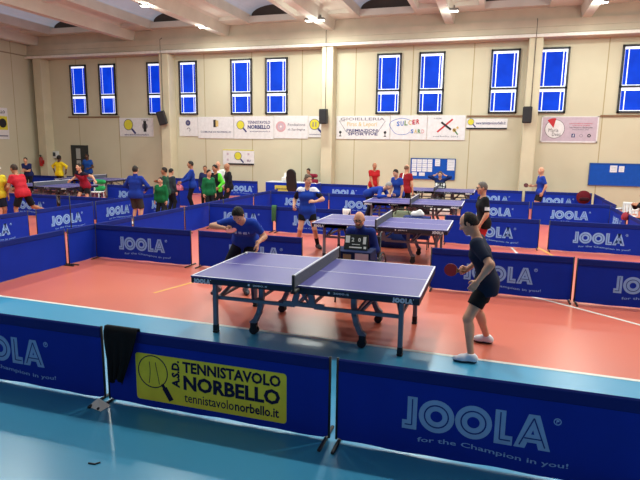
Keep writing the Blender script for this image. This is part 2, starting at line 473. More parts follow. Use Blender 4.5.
        grid_obj('shoe', [(fs, .0095*fine, lambda c: 1 if c[2] < z0+.026 else 0)], [mat('shoe_%d_%d_%d' % shoe, shoe, .5), mat('sole_%d_%d_%d' % sole, sole, .6)], root, h)
        if sock is not None:
            sk = SDF().flat(N_+z*.0, N_+unit(K-N_)*sock[1]*s, .045*s, .05*s)
            grid_obj('sock', [(sk, .012*fine, 0)], [cloth(sock[0])], root, h)
    # --- hair, brows, beard
    hs = []; hh = .0095*fine
    if hair:
        Hs = SDF().ell(tl(0, -.008, .016), T.T, V3(.085, .104, .114)*s)
        if hair == 'short': Hs.cut(hm @ V3(0, .86, -.5), tl(0, .045, .035)); Hs.cut(hm @ V3(0, .25, -.97), tl(0, -.06, -.055))
        elif hair == 'receding': Hs.cut(hm @ V3(0, .9, .42), tl(0, .022, .05)); Hs.cut(hm @ V3(0, .42, -.9), tl(0, -.04, -.045))
        elif hair == 'ring':
            Hs.cut(hm @ V3(0, .55, .83), tl(0, -.035, .045)); Hs.cut(hm @ V3(0, .3, -.95), tl(0, -.05, -.055))
        elif hair == 'full':
            Hs = SDF().ell(tl(0, -.008, .022), T.T, V3(.088, .107, .113)*s); Hs.cut(hm @ V3(0, .86, -.5), tl(0, .05, .05)); Hs.cut(hm @ V3(0, .2, -.98), tl(0, -.06, -.07))
        elif hair == 'pony':
            Hs.cut(hm @ V3(0, .86, -.5), tl(0, .04, .045)); Hs.cut(hm @ V3(0, .25, -.97), tl(0, -.06, -.06))
            Hs.cap(tl(0, -.1, .03), tl(0, -.15, .02), .03*s, .035*s, .02).cap(tl(0, -.15, .02), tl(0, -.14, -.16), .036*s, .015*s, .02)
        hs.append((Hs, hh, 0))
    br = SDF()
    for b in (-1, 1): br.cap(tl(b*.016, .093, .032), tl(b*.046, .08, .036), .0065*s, .005*s, .004)
    hs.append((br, .006*max(1, fine*.8), 0))
    ho = grid_obj('hair' if hair else 'eyebrows', hs, [hair_mat(hair_rgb)], root, h)
    n_ = len(ho.data.vertices); co = np.empty(n_*3, np.float32); no = np.empty(n_*3, np.float32)
    ho.data.vertices.foreach_get('co', co); ho.data.vertex_normals.foreach_get('vector', no)
    q = co.reshape(-1, 3)/s; nz = np.sin(q[:, 0]*170+q[:, 2]*60)*np.sin(q[:, 1]*150+1)*np.sin(q[:, 2]*130+q[:, 0]*40)
    ho.data.vertices.foreach_set('co', co+(no.reshape(-1, 3)*(nz*.006*s)[:, None]).ravel()); ho.data.update()
    if beard:
        Bd = SDF().ell(tl(0, .034, -.066), T.T, V3(.062, .066, .066)*s).cap(tl(-.02, .085, -.085), tl(.02, .085, -.085), .03*s, k=.02)
        Bd.cut(hm @ V3(0, .35, .94), tl(0, .085, -.066)); Bd.cap(tl(-.028, .092, -.045), tl(.028, .092, -.045), .01*s, k=.01)
        grid_obj('beard', [(Bd, hh, 0)], [hair_mat(beard)], root, h)
    if cap:
        Cp = SDF().ell(tl(0, -.006, .025), T.T, V3(.09, .11, .112)*s).cut(hm @ V3(0, .1, -1), tl(0, .06, .045)); Cp.ell(tl(0, .12, .055), (hm @ rx(-8)).T, V3(.07, .075, .012)*s, .01)
        grid_obj('cap', [(Cp, hh, 0)], [cloth(cap)], root, h)
    if glasses:
        g = MB()
        for b in (-1, 1):
            c = tl(b*.034, .104, .012); pts = [c+hm @ V3(.025*math.cos(t), 0, .019*math.sin(t))*s for t in np.linspace(0, 2*math.pi, 13)]
            g.tube(pts, .0035*s, 6); g.tube([tl(b*.06, .102, .015), tl(b*.085, .06, .018), tl(b*.084, -.01, .012)], .003*s, 6)
        g.tube([tl(-.01, .107, .014), tl(.01, .107, .014)], .0035*s, 6)
        g.build('glasses', mat('black_plastic', (18, 18, 20), .35), root)
    if collar and isinstance(collar, tuple):
        c = SDF().cap(neckb-nd*.012*s-hm @ V3(0, .01, 0)*s, neckb+nd*.03*s, .072*s, .066*s)
        grid_obj('collar', [(c, .011*fine, 0)], [cloth(collar)], root, h)
    mw = Matrix.Translation(Vector(loc)) @ Matrix.Rotation(math.atan2(-face[0], face[1]), 4, 'Z')
    J['mw'] = mw; J['root'] = root; J['s'] = s
    J['W'] = lambda v: tuple(mw @ Vector([float(t) for t in v])); J['D'] = lambda v: tuple(mw.to_3x3() @ Vector([float(t) for t in v]))
    return J

def bat(label, grip, axis, normal, face_rgb=(170, 40, 48), group=None):
    """table tennis bat: grip = middle of the handle, axis points from handle to blade, normal = red side"""
    a = Vector(axis).normalized(); n = Vector(normal); n = (n-a*n.dot(a)).normalized(); x = a.cross(n)
    root = thing('table_tennis_bat', label, 'bat', (0, 0, 0), 0, group)
    R_ = Matrix((x, a, n)).transposed().to_4x4(); R_.translation = Vector(grip); root.matrix_world = R_
    pts = [(.076*math.cos(t), .128+.08*math.sin(t)) for t in np.linspace(0, 2*math.pi, 29)[:-1]]
    b = MB().prism(pts, 'z', -.003, .003).prism([(-.03, .06), (.03, .06), (.016, .03), (-.016, .03)], 'z', -.003, .003); b.build('blade', mat('bat_wood', (190, 150, 100), .6), root)
    MB().prism([(u*.985, v) for u, v in pts if v > .062], 'z', .003, .007).build('rubber', mat('rubber_%d_%d_%d' % face_rgb, face_rgb, .6), root, label='red rubber')
    MB().prism([(u*.985, v) for u, v in pts if v > .062], 'z', -.007, -.003).build('rubber', mat('rubber_black', (25, 25, 28), .6), root, label='black rubber')
    MB().tube([(0, -.05, 0), (0, -.04, 0), (0, .03, 0), (0, .055, 0)], [.015, .0145, .012, .013], 10).build('handle', mat('bat_handle', (120, 80, 50), .5), root)
    return root

# ------------------------------------------------------------------ the hall: floor
WALL_Y = 17.0; WALL_X = -20.9; BACK_Y = -12.0; RIGHT_X = 14.0
def floor_mat():
    m = bpy.data.materials.new('sports_floor'); m.use_nodes = True; nt = m.node_tree; b = nt.nodes['Principled BSDF']
    tc = nt.nodes.new('ShaderNodeTexCoord'); sx = nt.nodes.new('ShaderNodeSeparateXYZ')
    nt.links.new(tc.outputs['Object'], sx.inputs[0])
    # the court's blue border begins at y = -0.29 - 0.023 x
    ad = nt.nodes.new('ShaderNodeMath'); ad.operation = 'MULTIPLY_ADD'; ad.inputs[1].default_value = 0.023
    nt.links.new(sx.outputs['X'], ad.inputs[0]); nt.links.new(sx.outputs['Y'], ad.inputs[2])
    lt = nt.nodes.new('ShaderNodeMath'); lt.operation = 'LESS_THAN'; lt.inputs[1].default_value = -0.37
    nt.links.new(ad.outputs[0], lt.inputs[0])
    n = nt.nodes.new('ShaderNodeTexNoise'); n.inputs['Scale'].default_value = .6; n.inputs['Detail'].default_value = 1
    nt.links.new(tc.outputs['Object'], n.inputs['Vector'])
    def ramp(c0, c1):
        r = nt.nodes.new('ShaderNodeValToRGB'); r.color_ramp.elements[0].position = .3; r.color_ramp.elements[1].position = .72
        r.color_ramp.elements[0].color = lin(c0)+(1,); r.color_ramp.elements[1].color = lin(c1)+(1,)
        nt.links.new(n.outputs['Fac'], r.inputs['Fac']); return r
    red = ramp((202, 102, 80), (211, 111, 88)); blue = ramp((58, 146, 186), (66, 154, 194))
    mx = nt.nodes.new('ShaderNodeMix'); mx.data_type = 'RGBA'
    nt.links.new(lt.outputs[0], mx.inputs['Factor'])
    nt.links.new(red.outputs['Color'], mx.inputs[6]); nt.links.new(blue.outputs['Color'], mx.inputs[7])
    nt.links.new(mx.outputs[2], b.inputs['Base Color'])
    b.inputs['Specular IOR Level'].default_value = .5
    n2 = nt.nodes.new('ShaderNodeTexNoise'); n2.inputs['Scale'].default_value = .35; n2.inputs['Detail'].default_value = 0
    nt.links.new(tc.outputs['Object'], n2.inputs['Vector'])
    mr = nt.nodes.new('ShaderNodeMapRange'); mr.inputs['To Min'].default_value = .25; mr.inputs['To Max'].default_value = .34
    nt.links.new(n2.outputs['Fac'], mr.inputs['Value']); nt.links.new(mr.outputs[0], b.inputs['Roughness'])
    return m
MB().b2((WALL_X-.3, BACK_Y, -.1), (RIGHT_X, WALL_Y+.2, 0)).build('floor', floor_mat(), None, 'structure')
white_line = mat('white_line', (225, 220, 212), .4); yellow_line = mat('yellow_line', (226, 176, 78), .45)
def line(a, b, wd, m):
    MB().beam((a[0], a[1], .001), (b[0], b[1], .001), wd, .003, up=(0, 0, 1)).build('floor_line', m, None, 'structure')
line((-20, .09), (13.9, -.69), .055, white_line)
pts = [(2.30, 2.83), (2.69, 2.6), (2.93, 2.45), (3.38, 2.11), (4.05, 1.58), (4.5, 1.15), (4.9, .65)]
mb = MB()
for a, b in zip(pts, pts[1:]): mb.beam((a[0], a[1], .0015), (b[0], b[1], .0015), .055, .003)
mb.build('floor_line', white_line, None, 'structure')
line((-2.95, .7), (-2.7, 1.61), .05, yellow_line)
line((3.12, 7.4), (3.42, 6.2), .05, yellow_line)
line((2.55, 7.0), (2.68, 6.1), .05, white_line)

# ------------------------------------------------------------------ the hall: walls
def wall_mat(name, axis):
    m = bpy.data.materials.new(name); m.use_nodes = True; nt = m.node_tree; b = nt.nodes['Principled BSDF']
    tc = nt.nodes.new('ShaderNodeTexCoord'); sx = nt.nodes.new('ShaderNodeSeparateXYZ'); nt.links.new(tc.outputs['Object'], sx.inputs[0])
    a = nt.nodes.new('ShaderNodeMath'); a.operation = 'MULTIPLY_ADD'; a.inputs[1].default_value = 1/2.42; a.inputs[2].default_value = 20.6
    nt.links.new(sx.outputs[axis], a.inputs[0])
    f = nt.nodes.new('ShaderNodeMath'); f.operation = 'FRACT'; nt.links.new(a.outputs[0], f.inputs[0])
    l = nt.nodes.new('ShaderNodeMath'); l.operation = 'LESS_THAN'; l.inputs[1].default_value = .016; nt.links.new(f.outputs[0], l.inputs[0])
    n = nt.nodes.new('ShaderNodeTexNoise'); n.inputs['Scale'].default_value = .7; n.inputs['Detail'].default_value = 4; nt.links.new(tc.outputs['Object'], n.inputs['Vector'])
    r = nt.nodes.new('ShaderNodeValToRGB'); r.color_ramp.elements[0].position = .3; r.color_ramp.elements[1].position = .7
    r.color_ramp.elements[0].color = lin((200, 193, 168))+(1,); r.color_ramp.elements[1].color = lin((206, 200, 175))+(1,); nt.links.new(n.outputs['Fac'], r.inputs['Fac'])
    mx = nt.nodes.new('ShaderNodeMix'); mx.data_type = 'RGBA'; nt.links.new(l.outputs[0], mx.inputs['Factor'])
    nt.links.new(r.outputs['Color'], mx.inputs[6]); mx.inputs[7].default_value = lin((172, 158, 122))+(1,)
    nt.links.new(mx.outputs[2], b.inputs['Base Color']); b.inputs['Roughness'].default_value = .75
    b.inputs['Specular IOR Level'].default_value = .25
    return m
CREAM = mat('cream_concrete', (204, 195, 168), .75, .25, nscale=1.2)
BEAMC = mat('beige_concrete', (196, 184, 164), .8, .2, nscale=1.5)
FRAMEC = mat('dark_frame', (42, 44, 50), .5)  # the window frames' own dark colour
MB().b2((WALL_X-.3, WALL_Y, 0), (RIGHT_X, WALL_Y+.2, 8.4)).build('wall_back', wall_mat('back_wall', 'X'), None, 'structure')
MB().b2((WALL_X-.3, BACK_Y, 0), (WALL_X, WALL_Y, 8.4)).b2((WALL_X, BACK_Y, 6.52), (WALL_X+.008, WALL_Y-.5, 6.58), 1).build('wall_left', [wall_mat('left_wall', 'Y'), mat('joint', (150, 136, 112), .8)], None, 'structure')
# horizontal I-beam along the back wall, resting on the pilasters
MB().prism([(16.36, 6.40), (17.0, 6.40), (17.0, 7.06), (16.52, 7.06), (16.52, 6.80), (16.49, 6.78), (16.49, 6.58), (16.36, 6.52)], 'x', WALL_X, RIGHT_X).build('beam_back', BEAMC, None, 'structure')
MB().b2((WALL_X, 16.345, 6.41), (RIGHT_X, 16.36, 6.52)).build('trim_4', mat('white_paint', (228, 224, 216), .6), None, 'structure')
MB().b2((WALL_X, 16.62, 7.06), (RIGHT_X, 17.0, 8.4)).build('trim_1', BEAMC, None, 'structure')
for x in (-20.26, -12.91, -4.95, 3.24, 11.4):
    MB().b2((x-.25, 16.42, 0), (x+.25, 17.0, 6.40), bev=.02).build('column', CREAM, None, 'structure')
MB().b2((RIGHT_X, BACK_Y, 0), (RIGHT_X+.2, WALL_Y+.2, 8.4)).build('wall_right', wall_mat('right_wall', 'Y'), None, 'structure')
MB().b2((WALL_X, 16.97, 0), (RIGHT_X, 17.0, .12)).build('baseboard_back', mat('skirting', (150, 145, 140), .6), None, 'structure')

# ------------------------------------------------------------------ windows
DAY = mat('daylight', (236, 242, 255), .5, emit=.95, noise=0)
def blind_mat():
    m = bpy.data.materials.new('lit_blue_blind'); m.use_nodes = True; nt = m.node_tree; b = nt.nodes['Principled BSDF']
    tc = nt.nodes.new('ShaderNodeTexCoord'); n = nt.nodes.new('ShaderNodeTexNoise'); n.inputs['Scale'].default_value = 1.6
    nt.links.new(tc.outputs['Object'], n.inputs['Vector'])
    r = nt.nodes.new('ShaderNodeValToRGB'); r.color_ramp.elements[0].position = .3; r.color_ramp.elements[1].position = .7
    r.color_ramp.elements[0].color = lin((0, 48, 200))+(1,); r.color_ramp.elements[1].color = lin((4, 66, 230))+(1,); nt.links.new(n.outputs['Fac'], r.inputs['Fac'])
    nt.links.new(r.outputs['Color'], b.inputs['Emission Color']); b.inputs['Emission Strength'].default_value = .92
    b.inputs['Base Color'].default_value = (.01, .03, .15, 1); b.inputs['Roughness'].default_value = .6; b.inputs['Specular IOR Level'].default_value = 0
    return m
BLIND = blind_mat()
WX = [(-18.72, -17.74), (-16.98, -16.0), (-14.2, -13.25), (-12.44, -11.48), (-9.75, -8.68), (-8.02, -6.95), (-2.94, -1.9), (-1.18, -.13), (1.64, 2.73), (3.42, 4.5), (6.28, 7.36), (8.0, 9.05)]
for i, (a, b) in enumerate(WX):
    z0, z1, zm = 3.66, 6.12, 4.62; t = .075
    fr = MB()
    for lo, hi in (((a, z0), (a+t, z1)), ((b-t, z0), (b, z1)), ((a, z0), (b, z0+t)), ((a, z1-t), (b, z1)), ((a, zm-t/2), (b, zm+t/2))):
        fr.b2((lo[0], WALL_Y-.07, lo[1]), (hi[0], WALL_Y, hi[1]))
    o = fr.build('window_%d' % (i+1), FRAMEC, None, 'structure')
    for k, (q0, q1) in enumerate(((z0+t, zm-t/2), (zm+t/2, z1-t))):
        MB().b2((a+t, WALL_Y-.02, q0), (b-t, WALL_Y-.005, q1)).build('pane', DAY, o)
        wd = b-a-2*t; bl = MB(); top = q1-(.09 if k else .11)
        rr = random.Random(i*2+k)
        for u0, u1 in ((.02, .135), (.172, .828), (.865, .975-.05*rr.random())):
            bl.b2((a+t+wd*u0, WALL_Y-.032, q0+.03), (a+t+wd*u1, WALL_Y-.024, top))
        bl.build('blind', BLIND, o)
# brown batten the banners hang from
BAT = mat('brown_batten', (128, 96, 70), .7)
for a, b in ((-19.0, -15.9), (.85, 3.0), (5.75, 9.5)):
    MB().b2((a, WALL_Y-.05, 3.53), (b, WALL_Y, 3.59)).build('trim_2', BAT, None, 'structure')
# door
o = MB().b2((-18.95, WALL_Y-.05, 0), (-17.9, WALL_Y, 2.15)).build('door_1', mat('dark_door', (38, 44, 46), .5), None, 'structure')
MB().b2((-18.62, WALL_Y-.062, 1.45), (-18.36, WALL_Y-.05, 1.98)).b2((-18.62, WALL_Y-.062, 1.05), (-18.36, WALL_Y-.05, 1.38)).build('notice', mat('notice_paper', (170, 172, 168), .7), o)
MB().tube([(-18.05, WALL_Y-.1, 1.0), (-18.05, WALL_Y-.1, 1.15)], .015).build('handle', mat('steel', (160, 160, 165), .3, metal=.8), o)

# ------------------------------------------------------------------ ceiling: winged precast ribs with vaulted skylights between
VAULT = mat('glowing_vault', (160, 166, 178), .6, .3, nscale=1.5, emit=.42)  # daylight through the skylights put in as an even glow
RIB_X = [-20.45, -14.75, -9.8, -4.9, 0.0, 4.9, 9.8]
prof = [(-.16, 7.06), (.16, 7.06), (.22, 7.50), (.30, 7.60), (1.08, 7.66), (1.12, 7.48), (1.32, 7.48), (1.32, 7.86), (1.22, 7.86), (1.2, 7.76), (-1.2, 7.76), (-1.22, 7.86), (-1.32, 7.86), (-1.32, 7.48), (-1.12, 7.48), (-1.08, 7.66), (-.30, 7.60), (-.22, 7.50)]
RIB = mat('rib_concrete', (208, 206, 194), .8, .2, nscale=1.4)
for x in RIB_X:
    mb = MB().prism([(x+max(u, WALL_X-x), v) for u, v in prof], 'y', BACK_Y, 16.62)
    # solid ends and cross ribs of the wing
    for y0, y1 in ((15.5, 16.5), (11.0, 11.25), (6.0, 6.25), (1.0, 1.25)):
        for sg in (-1, 1):
            if x+sg*1.3 < WALL_X: continue
            mb.prism([(x+sg*.19, 7.475), (x+sg*1.3, 7.475), (x+sg*1.3, 7.72), (x+sg*.19, 7.72)][::sg], 'y', y0, y1)
    mb.build('ceiling_beam', RIB, None, 'structure')
for a, b in zip(RIB_X, RIB_X[1:]):
    x0, x1 = a+1.3, b-1.3; c = (x0+x1)/2; hw = (x1-x0)/2; n = 14
    arc = [(c-hw*math.cos(math.pi*i/n), 7.84+.42*math.sin(math.pi*i/n)) for i in range(n+1)]
    MB().prism(arc+[(u, v+.05) for u, v in arc[::-1]], 'y', BACK_Y, 16.62).build('ceiling_vault', VAULT, None, 'structure')
    MB().b2((x0-.1, 16.25, 7.50), (x1+.1, 16.64, 7.76)).build('trim_3', RIB, None, 'structure')
    MB().b2((x0, 16.56, 7.76), (x1, 16.61, 8.3)).build('trim_5', mat('dark_lunette', (74, 62, 54), .8), None, 'structure')

# ------------------------------------------------------------------ ceiling lamps
GLOW = mat('lamp_glow', (255, 250, 238), .5, emit=14, noise=0); HOUS = mat('lamp_housing', (120, 118, 115), .5)
def lamp(x, y, z, label):
    o = thing('ceiling_lamp', label, 'lamp', (x, y, z), 0, 'floodlights under the roof ribs')
    MB().b2((-.16, -.12, 0), (.16, .12, .09), bev=.02).b2((-.025, -.025, .09), (.025, .025, .2)).build('housing', HOUS, o)
    MB().b2((-.13, -.09, -.012), (.13, .09, 0)).build('diffuser', GLOW, o)
    ld = bpy.data.lights.new('lamp_light', 'AREA'); ld.shape = 'RECTANGLE'; ld.size = .34; ld.size_y = .2
    ld.energy = LAMP_W; ld.color = LAMP_COLOR
    l = bpy.data.objects.new('lamp_light', ld); COL.objects.link(l); l.location = (0, 0, -.03); l.parent = o
    sd = bpy.data.lights.new('lamp_spill', 'POINT'); sd.energy = SPILL_W; sd.color = LAMP_COLOR; sd.shadow_soft_size = .16  # added unseen point light, stands in for upward spill to brighten the ceiling
    l = bpy.data.objects.new('lamp_spill', sd); COL.objects.link(l); l.location = (0, 0, -.36); l.parent = o
vis = {(-9.8, 14.6): 'lit lamp near the end of the second roof rib from the left corner', (-5.12, 14.5): 'lit lamp on the left side of the roof rib above the tall middle column',
       (-4.66, 14.5): 'lit lamp on the right side of the roof rib above the tall middle column', (.33, 14.3): 'lit lamp beside the roof rib right of the middle column, above the papered noticeboard',
       (5.08, 14.3): 'lit lamp at the roof rib in the upper right, above the pink banner', (-9.96, 10.9): 'lit lamp highest up, under the skylight left of the middle'}
for (x, y), l in vis.items(): lamp(x, y, 7.03, l)
for y in (.6, 4.1, 7.5, 10.9):
    for x in (-14.5, -9.96, -4.9, .2, 5.0, 9.6):
        if (x, y) != (-9.96, 10.9) and (x > -14 or y in (.6, 7.5)): lamp(x, y, 7.03, 'lit lamp on a roof rib nearer than the picture shows')
for x in (9.6,): lamp(x, 14.4, 7.03, 'lit lamp on a roof rib nearer than the picture shows')

# ------------------------------------------------------------------ court barriers
BLUE = mat('barrier_cloth', (9, 50, 178), .7, .25, noise=.05, nscale=3, trans=.15)
BLUED = mat('barrier_sleeve', (9, 34, 120), .75, .25, noise=.05, nscale=3)  # same cloth; the shade of its doubled layer is put into the colour
BLACK = mat('black_steel', (22, 22, 26), .5); LOGO = mat('pale_blue_print', (138, 180, 234), .75, .1)
LOGOD = mat('print_inline', (30, 56, 150), .75, .1)
_cache = {}
def joola(mb, x0, z0, s, y, mi=0, md=1):
    """five inline letters, one unit = letter height"""
    def poly(pts, m=mi, t=.002): mb.prism([(x0+u*s, z0+v*s) for u, v in pts], 'y', y-t, y, m)
    def strip(pts, wd=.035):
        for a, b in zip(pts, pts[1:]): mb.beam((x0+a[0]*s, y-.0025, z0+a[1]*s), (x0+b[0]*s, y-.0025, z0+b[1]*s), wd*s, .002, md, up=(0, 1, 0))
    poly([(0, 0), (.42, 0), (.42, 1), (.14, 1), (.14, .27), (0, .27)]); strip([(.08, .135), (.28, .135), (.28, .93)])
    for c in (.97, 1.99):
        mb.disc((x0+c*s, y-.001, z0+.5*s), .5*s, 'y', .002, 28, mi, ri=.17*s); mb.disc((x0+c*s, y-.002, z0+.5*s), .355*s, 'y', .002, 28, md, ri=.315*s)
    poly([(2.56, 0), (3.04, 0), (3.04, .27), (2.84, .27), (2.84, 1), (2.56, 1)]); strip([(2.7, .94), (2.7, .135), (2.99, .135)])
    poly([(3.08, 0), (3.37, 0), (3.70, 1), (3.42, 1)]); poly([(3.42, 1), (3.70, 1), (4.02, 0), (3.72, 0)]); poly([(3.3, .18), (3.8, .18), (3.74, .42), (3.36, .42)])
    strip([(3.22, .08), (3.56, .9), (3.88, .08)]); strip([(3.34, .3), (3.8, .3)])
    mb.disc((x0+4.14*s, y-.001, z0+.9*s), .1*s, 'y', .002, 14, mi, ri=.075*s); poly([(4.11, .85), (4.13, .85), (4.13, .95), (4.11, .95)]); poly([(4.13, .9), (4.18, .9), (4.18, .95), (4.13, .95)])
def barrier_meshes(L):
    k = round(L, 3)
    if k in _cache: return _cache[k]
    d = {}
    n = 40; hl = L/2; vs = []; fs = []
    prof = [(-.004, .03), (-.004, .25), (-.004, .5), (-.005, .6), (.005, .6), (.004, .5), (.004, .25), (.004, .03)]
    for i in range(n+1):
        x = -hl+.004+(L-.008)*i/n
        for j, (y, z) in enumerate(prof):
            w = .004*math.sin(5.1*x+1)+.003*math.sin(13*x)-.012 if z < .1 else 0
            e = .02 if (z < .1 and (i == 0 or i == n)) else 0
            vs.append((x, y, z+w+e))
    m = len(prof)
    for i in range(n):
        for j in range(m): fs.append((i*m+j, (i+1)*m+j, (i+1)*m+(j+1) % m, i*m+(j+1) % m))
    fs.append(tuple(range(m))[::-1]); fs.append(tuple(n*m+j for j in range(m)))
    d['cloth'] = MB().add(vs, fs).mesh('cloth', BLUE)
    d['top_sleeve'] = MB().b2((-hl+.012, -.014, .592), (hl-.012, .014, .70), bev=.012).mesh('top_sleeve', BLUED)
    d['post'] = MB().tube([(0, 0, .02), (0, 0, .705)], .011, 8).mesh('post', BLACK)
    d['foot'] = MB().b2((-.014, -.2, 0), (.014, .2, .022), bev=.006).mesh('foot', BLACK)
    mb = MB(); s = .262; joola(mb, -.54, .215, s, -.0045); d['logo'] = mb.mesh('lettering', [LOGO, LOGOD])
    mb = MB(); text(mb, 'for the Champion in you!', -.42, .64, .115, .165, -.0052, 0, .012, lambda u: .03*math.sin(u*2*math.pi*.9)*.6-.006)
    d['tag'] = mb.mesh('lettering', LOGO)
    _cache[k] = d
    return d
def barrier(x, y, L, label, ang=0.0, logo=0.0, printed=True, group='blue court barriers'):
    """barrier whose middle stands at x, y; its printed side faces -y when ang = 0"""
    d = barrier_meshes(L); r = thing('court_barrier', label, 'barrier', (x, y, 0), ang, group)
    link('cloth', d['cloth'], r); link('top_sleeve', d['top_sleeve'], r)
    for sx in (-1, 1):
        p = link('post', d['post'], r); p.location = (sx*(L/2-.006), 0, 0)
        f = link('foot', d['foot'], r); f.location = (sx*(L/2-.03), 0, 0)
    if printed:
        a = link('lettering', d['logo'], r); a.location = (logo, 0, 0)
        b = link('lettering', d['tag'], r); b.location = (logo, 0, 0)
    return r
def row(y, x0, x1, label, logo=0.0, printed=True): return barrier((x0+x1)/2, y, x1-x0, label, 0.0, logo, printed)
def side(x, y0, y1, label, logo=0.0, printed=True): return barrier(x, (y0+y1)/2, y1-y0, label, math.pi/2, logo, printed)
# nearest row
row(-2.57, -3.36, -1.23, 'blue barrier with large pale lettering cut off by the left edge, nearest row', -.13)
nb = row(-2.57, -1.19, .92, 'nearest blue barrier carrying the big yellow club sign', 0, False)
row(-2.57, .97, 3.17, 'nearest blue barrier at the bottom right with the largest pale lettering', -.035)
# the yellow sign on the middle one (barrier-local x: world x + .135)
YEL = mat('sign_yellow', (238, 226, 74), .7, .2); NAVY = mat('sign_navy', (20, 24, 70), .7, .2)
sg = MB()
def rrect(x0, x1, z0, z1, r, n=5):
    P = []
    for cx, cz, a in ((x1-r, z1-r, 0), (x0+r, z1-r, 90), (x0+r, z0+r, 180), (x1-r, z0+r, 270)):
        P += [(cx+r*math.cos(math.radians(a+90*i/n)), cz+r*math.sin(math.radians(a+90*i/n))) for i in range(n+1)]
    return P
sg.prism(rrect(-.75, .685, .075, .51, .03), 'y', -.0065, -.004)
yy = -.0075
def px(u): return -.75+(u-136)/(286.5-136)*1.435     # sign-relative layout
sg.disc((-.575, yy, .35), .152, 'y', .002, 30, 1, ri=.143)
for c in (-.62, -.53):
    pp = [(c+.018*math.sin(t*2.2+c*20), .24+t*.2) for t in np.linspace(0, 1, 8)]
    for a, b in zip(pp, pp[1:]): sg.beam((a[0], yy, a[1]), (b[0], yy, b[1]), .005, .002, 1, up=(0, 1, 0))
sg.beam((-.485, yy, .245), (-.455, yy, .2), .03, .002, 1, up=(0, 1, 0)); sg.beam((-.462, yy, .215), (-.395, yy, .105), .048, .003, 1, up=(0, 1, 0))
text(sg, 'A.S.D.', -.385, -.305, .235, .485, yy, 1, .05, rot90=True)
text(sg, 'TENNISTAVOLO', -.275, .635, .385, .487, yy, 1, .036)
text(sg, 'NORBELLO', -.27, .63, .226, .362, yy, 1, .04)
text(sg, 'tennistavolo', -.265, .21, .115, .2, yy, 1, .01)
text(sg, 'norbello.it', .22, .62, .115, .2, yy, 1, .026)
sg.build('sign', [YEL, NAVY], nb, label='yellow club sign with navy lettering')
# main court
row(2.6, -5.6, -3.4, 'blue lettered barrier in the far left corner of the front court')
row(2.62, -3.25, -1.15, 'blue barrier right behind the leaning blue-shirted server', .1)
row(2.5, 1.14, 3.3, 'blue barrier behind the standing player in navy')
row(2.42, 3.33, 5.46, 'blue barrier at the right edge on the red floor of the front court')
side(-5.65, -.32, 1.81, 'plain blue side barrier of the front court cut by the left edge', printed=False)
side(-5.62, 1.85, 3.8, 'plain blue side barrier running past the front court corner', printed=False)
side(-5.6, 3.84, 5.95, 'plain blue side barrier of the second court, first beyond the corner', printed=False)
side(-5.6, 5.99, 8.1, 'plain blue side barrier below the group in green jackets, nearer one', printed=False)
side(-5.6, 8.14, 10.25, 'plain blue side barrier below the group in green jackets, farther one', printed=False)
side(-5.58, 10.29, 12.4, 'plain blue side barrier reaching back to the organisers\' desk', printed=False)
# second court back row
row(7.05, -5.48, -3.55, 'blue barrier behind the dark-haired server\'s head, left of the green towel')
row(7.05, -3.47, -1.42, 'blue barrier behind the player with white shoulders, right of the green towel')
row(7.02, .97, 3.13, 'blue barrier behind the man in black with red shorts')
row(6.95, 3.33, 5.45, 'blue barrier cut by the right edge, second row behind the navy player')
# third court back row
row(11.55, -5.5, -3.35, 'blue barrier in third row back, left of the pillar, behind white-shouldered player')
row(11.5, -3.3, -1.15, 'blue barrier in third row back in front of the lone man in red')
row(11.4, 1.1, 3.14, 'blue barrier third row back, just beyond the head of the man in black')
row(11.4, 3.22, 5.38, 'blue barrier in front of the bald player in blue, large lettering visible')
# along the back wall
row(15.9, -5.0, -2.96, 'blue barrier along the back wall beside the organisers\' desk, right of the pillar')
row(15.8, 1.1, 3.12, 'blue barrier along the back wall, right of the farthest table')
row(15.85, 3.22, 5.55, 'blue barrier along the back wall holding the maroon backpack')
row(15.9, -10.1, -7.95, 'blue barrier along the back wall behind the group in green jackets', .3)
row(16.2, -12.35, -10.15, 'blue barrier along the back wall by the man in the blue tracksuit', printed=False)
# right end
side(5.6, 13.7, 15.62, 'blue end barrier running from the back wall on the right', printed=False)
side(5.55, 11.5, 13.65, 'blue end barrier behind the large lettering on the right', printed=False)
b = barrier(5.33, 10.1, 2.05, 'blue end barrier with upright pale lettering beside the white chair', -math.pi/2, 0)
side(5.38, 7.2, 9.05, 'blue end barrier in front of the seated man in black on the right', printed=False)
# left courts
side(-8.47, 1.62, 3.73, 'blue barrier at the far left edge, its lettering cut to the last letters')
side(-8.5, 4.0, 6.0, 'blue lettered barrier in the left corridor crossed by a thin black pole')
side(-8.5, 6.1, 8.0, 'blue lettered barrier behind the legs of the man in grey shorts')
side(-8.5, 8.1, 10.4, 'blue lettered barrier behind the boy in the green tracksuit')
row(7.05, -12.85, -10.72, 'blue lettered barrier beside the legs of the crouching man in red')
row(7.05, -10.6, -8.6, 'blue barrier in front of the player in maroon', printed=False)
row(11.4, -12.35, -10.25, 'blue barrier half hidden by the back of the man in the blue jacket')
row(11.4, -10.2, -8.6, 'plain blue barrier behind the boy in green, beside the pink bag', printed=False)
row(14.75, -19.6, -17.5, 'blue barrier in front of the official in yellow, left part', printed=False)
row(14.9, -17.45, -15.3, 'blue barrier in front of the dark door', printed=False)

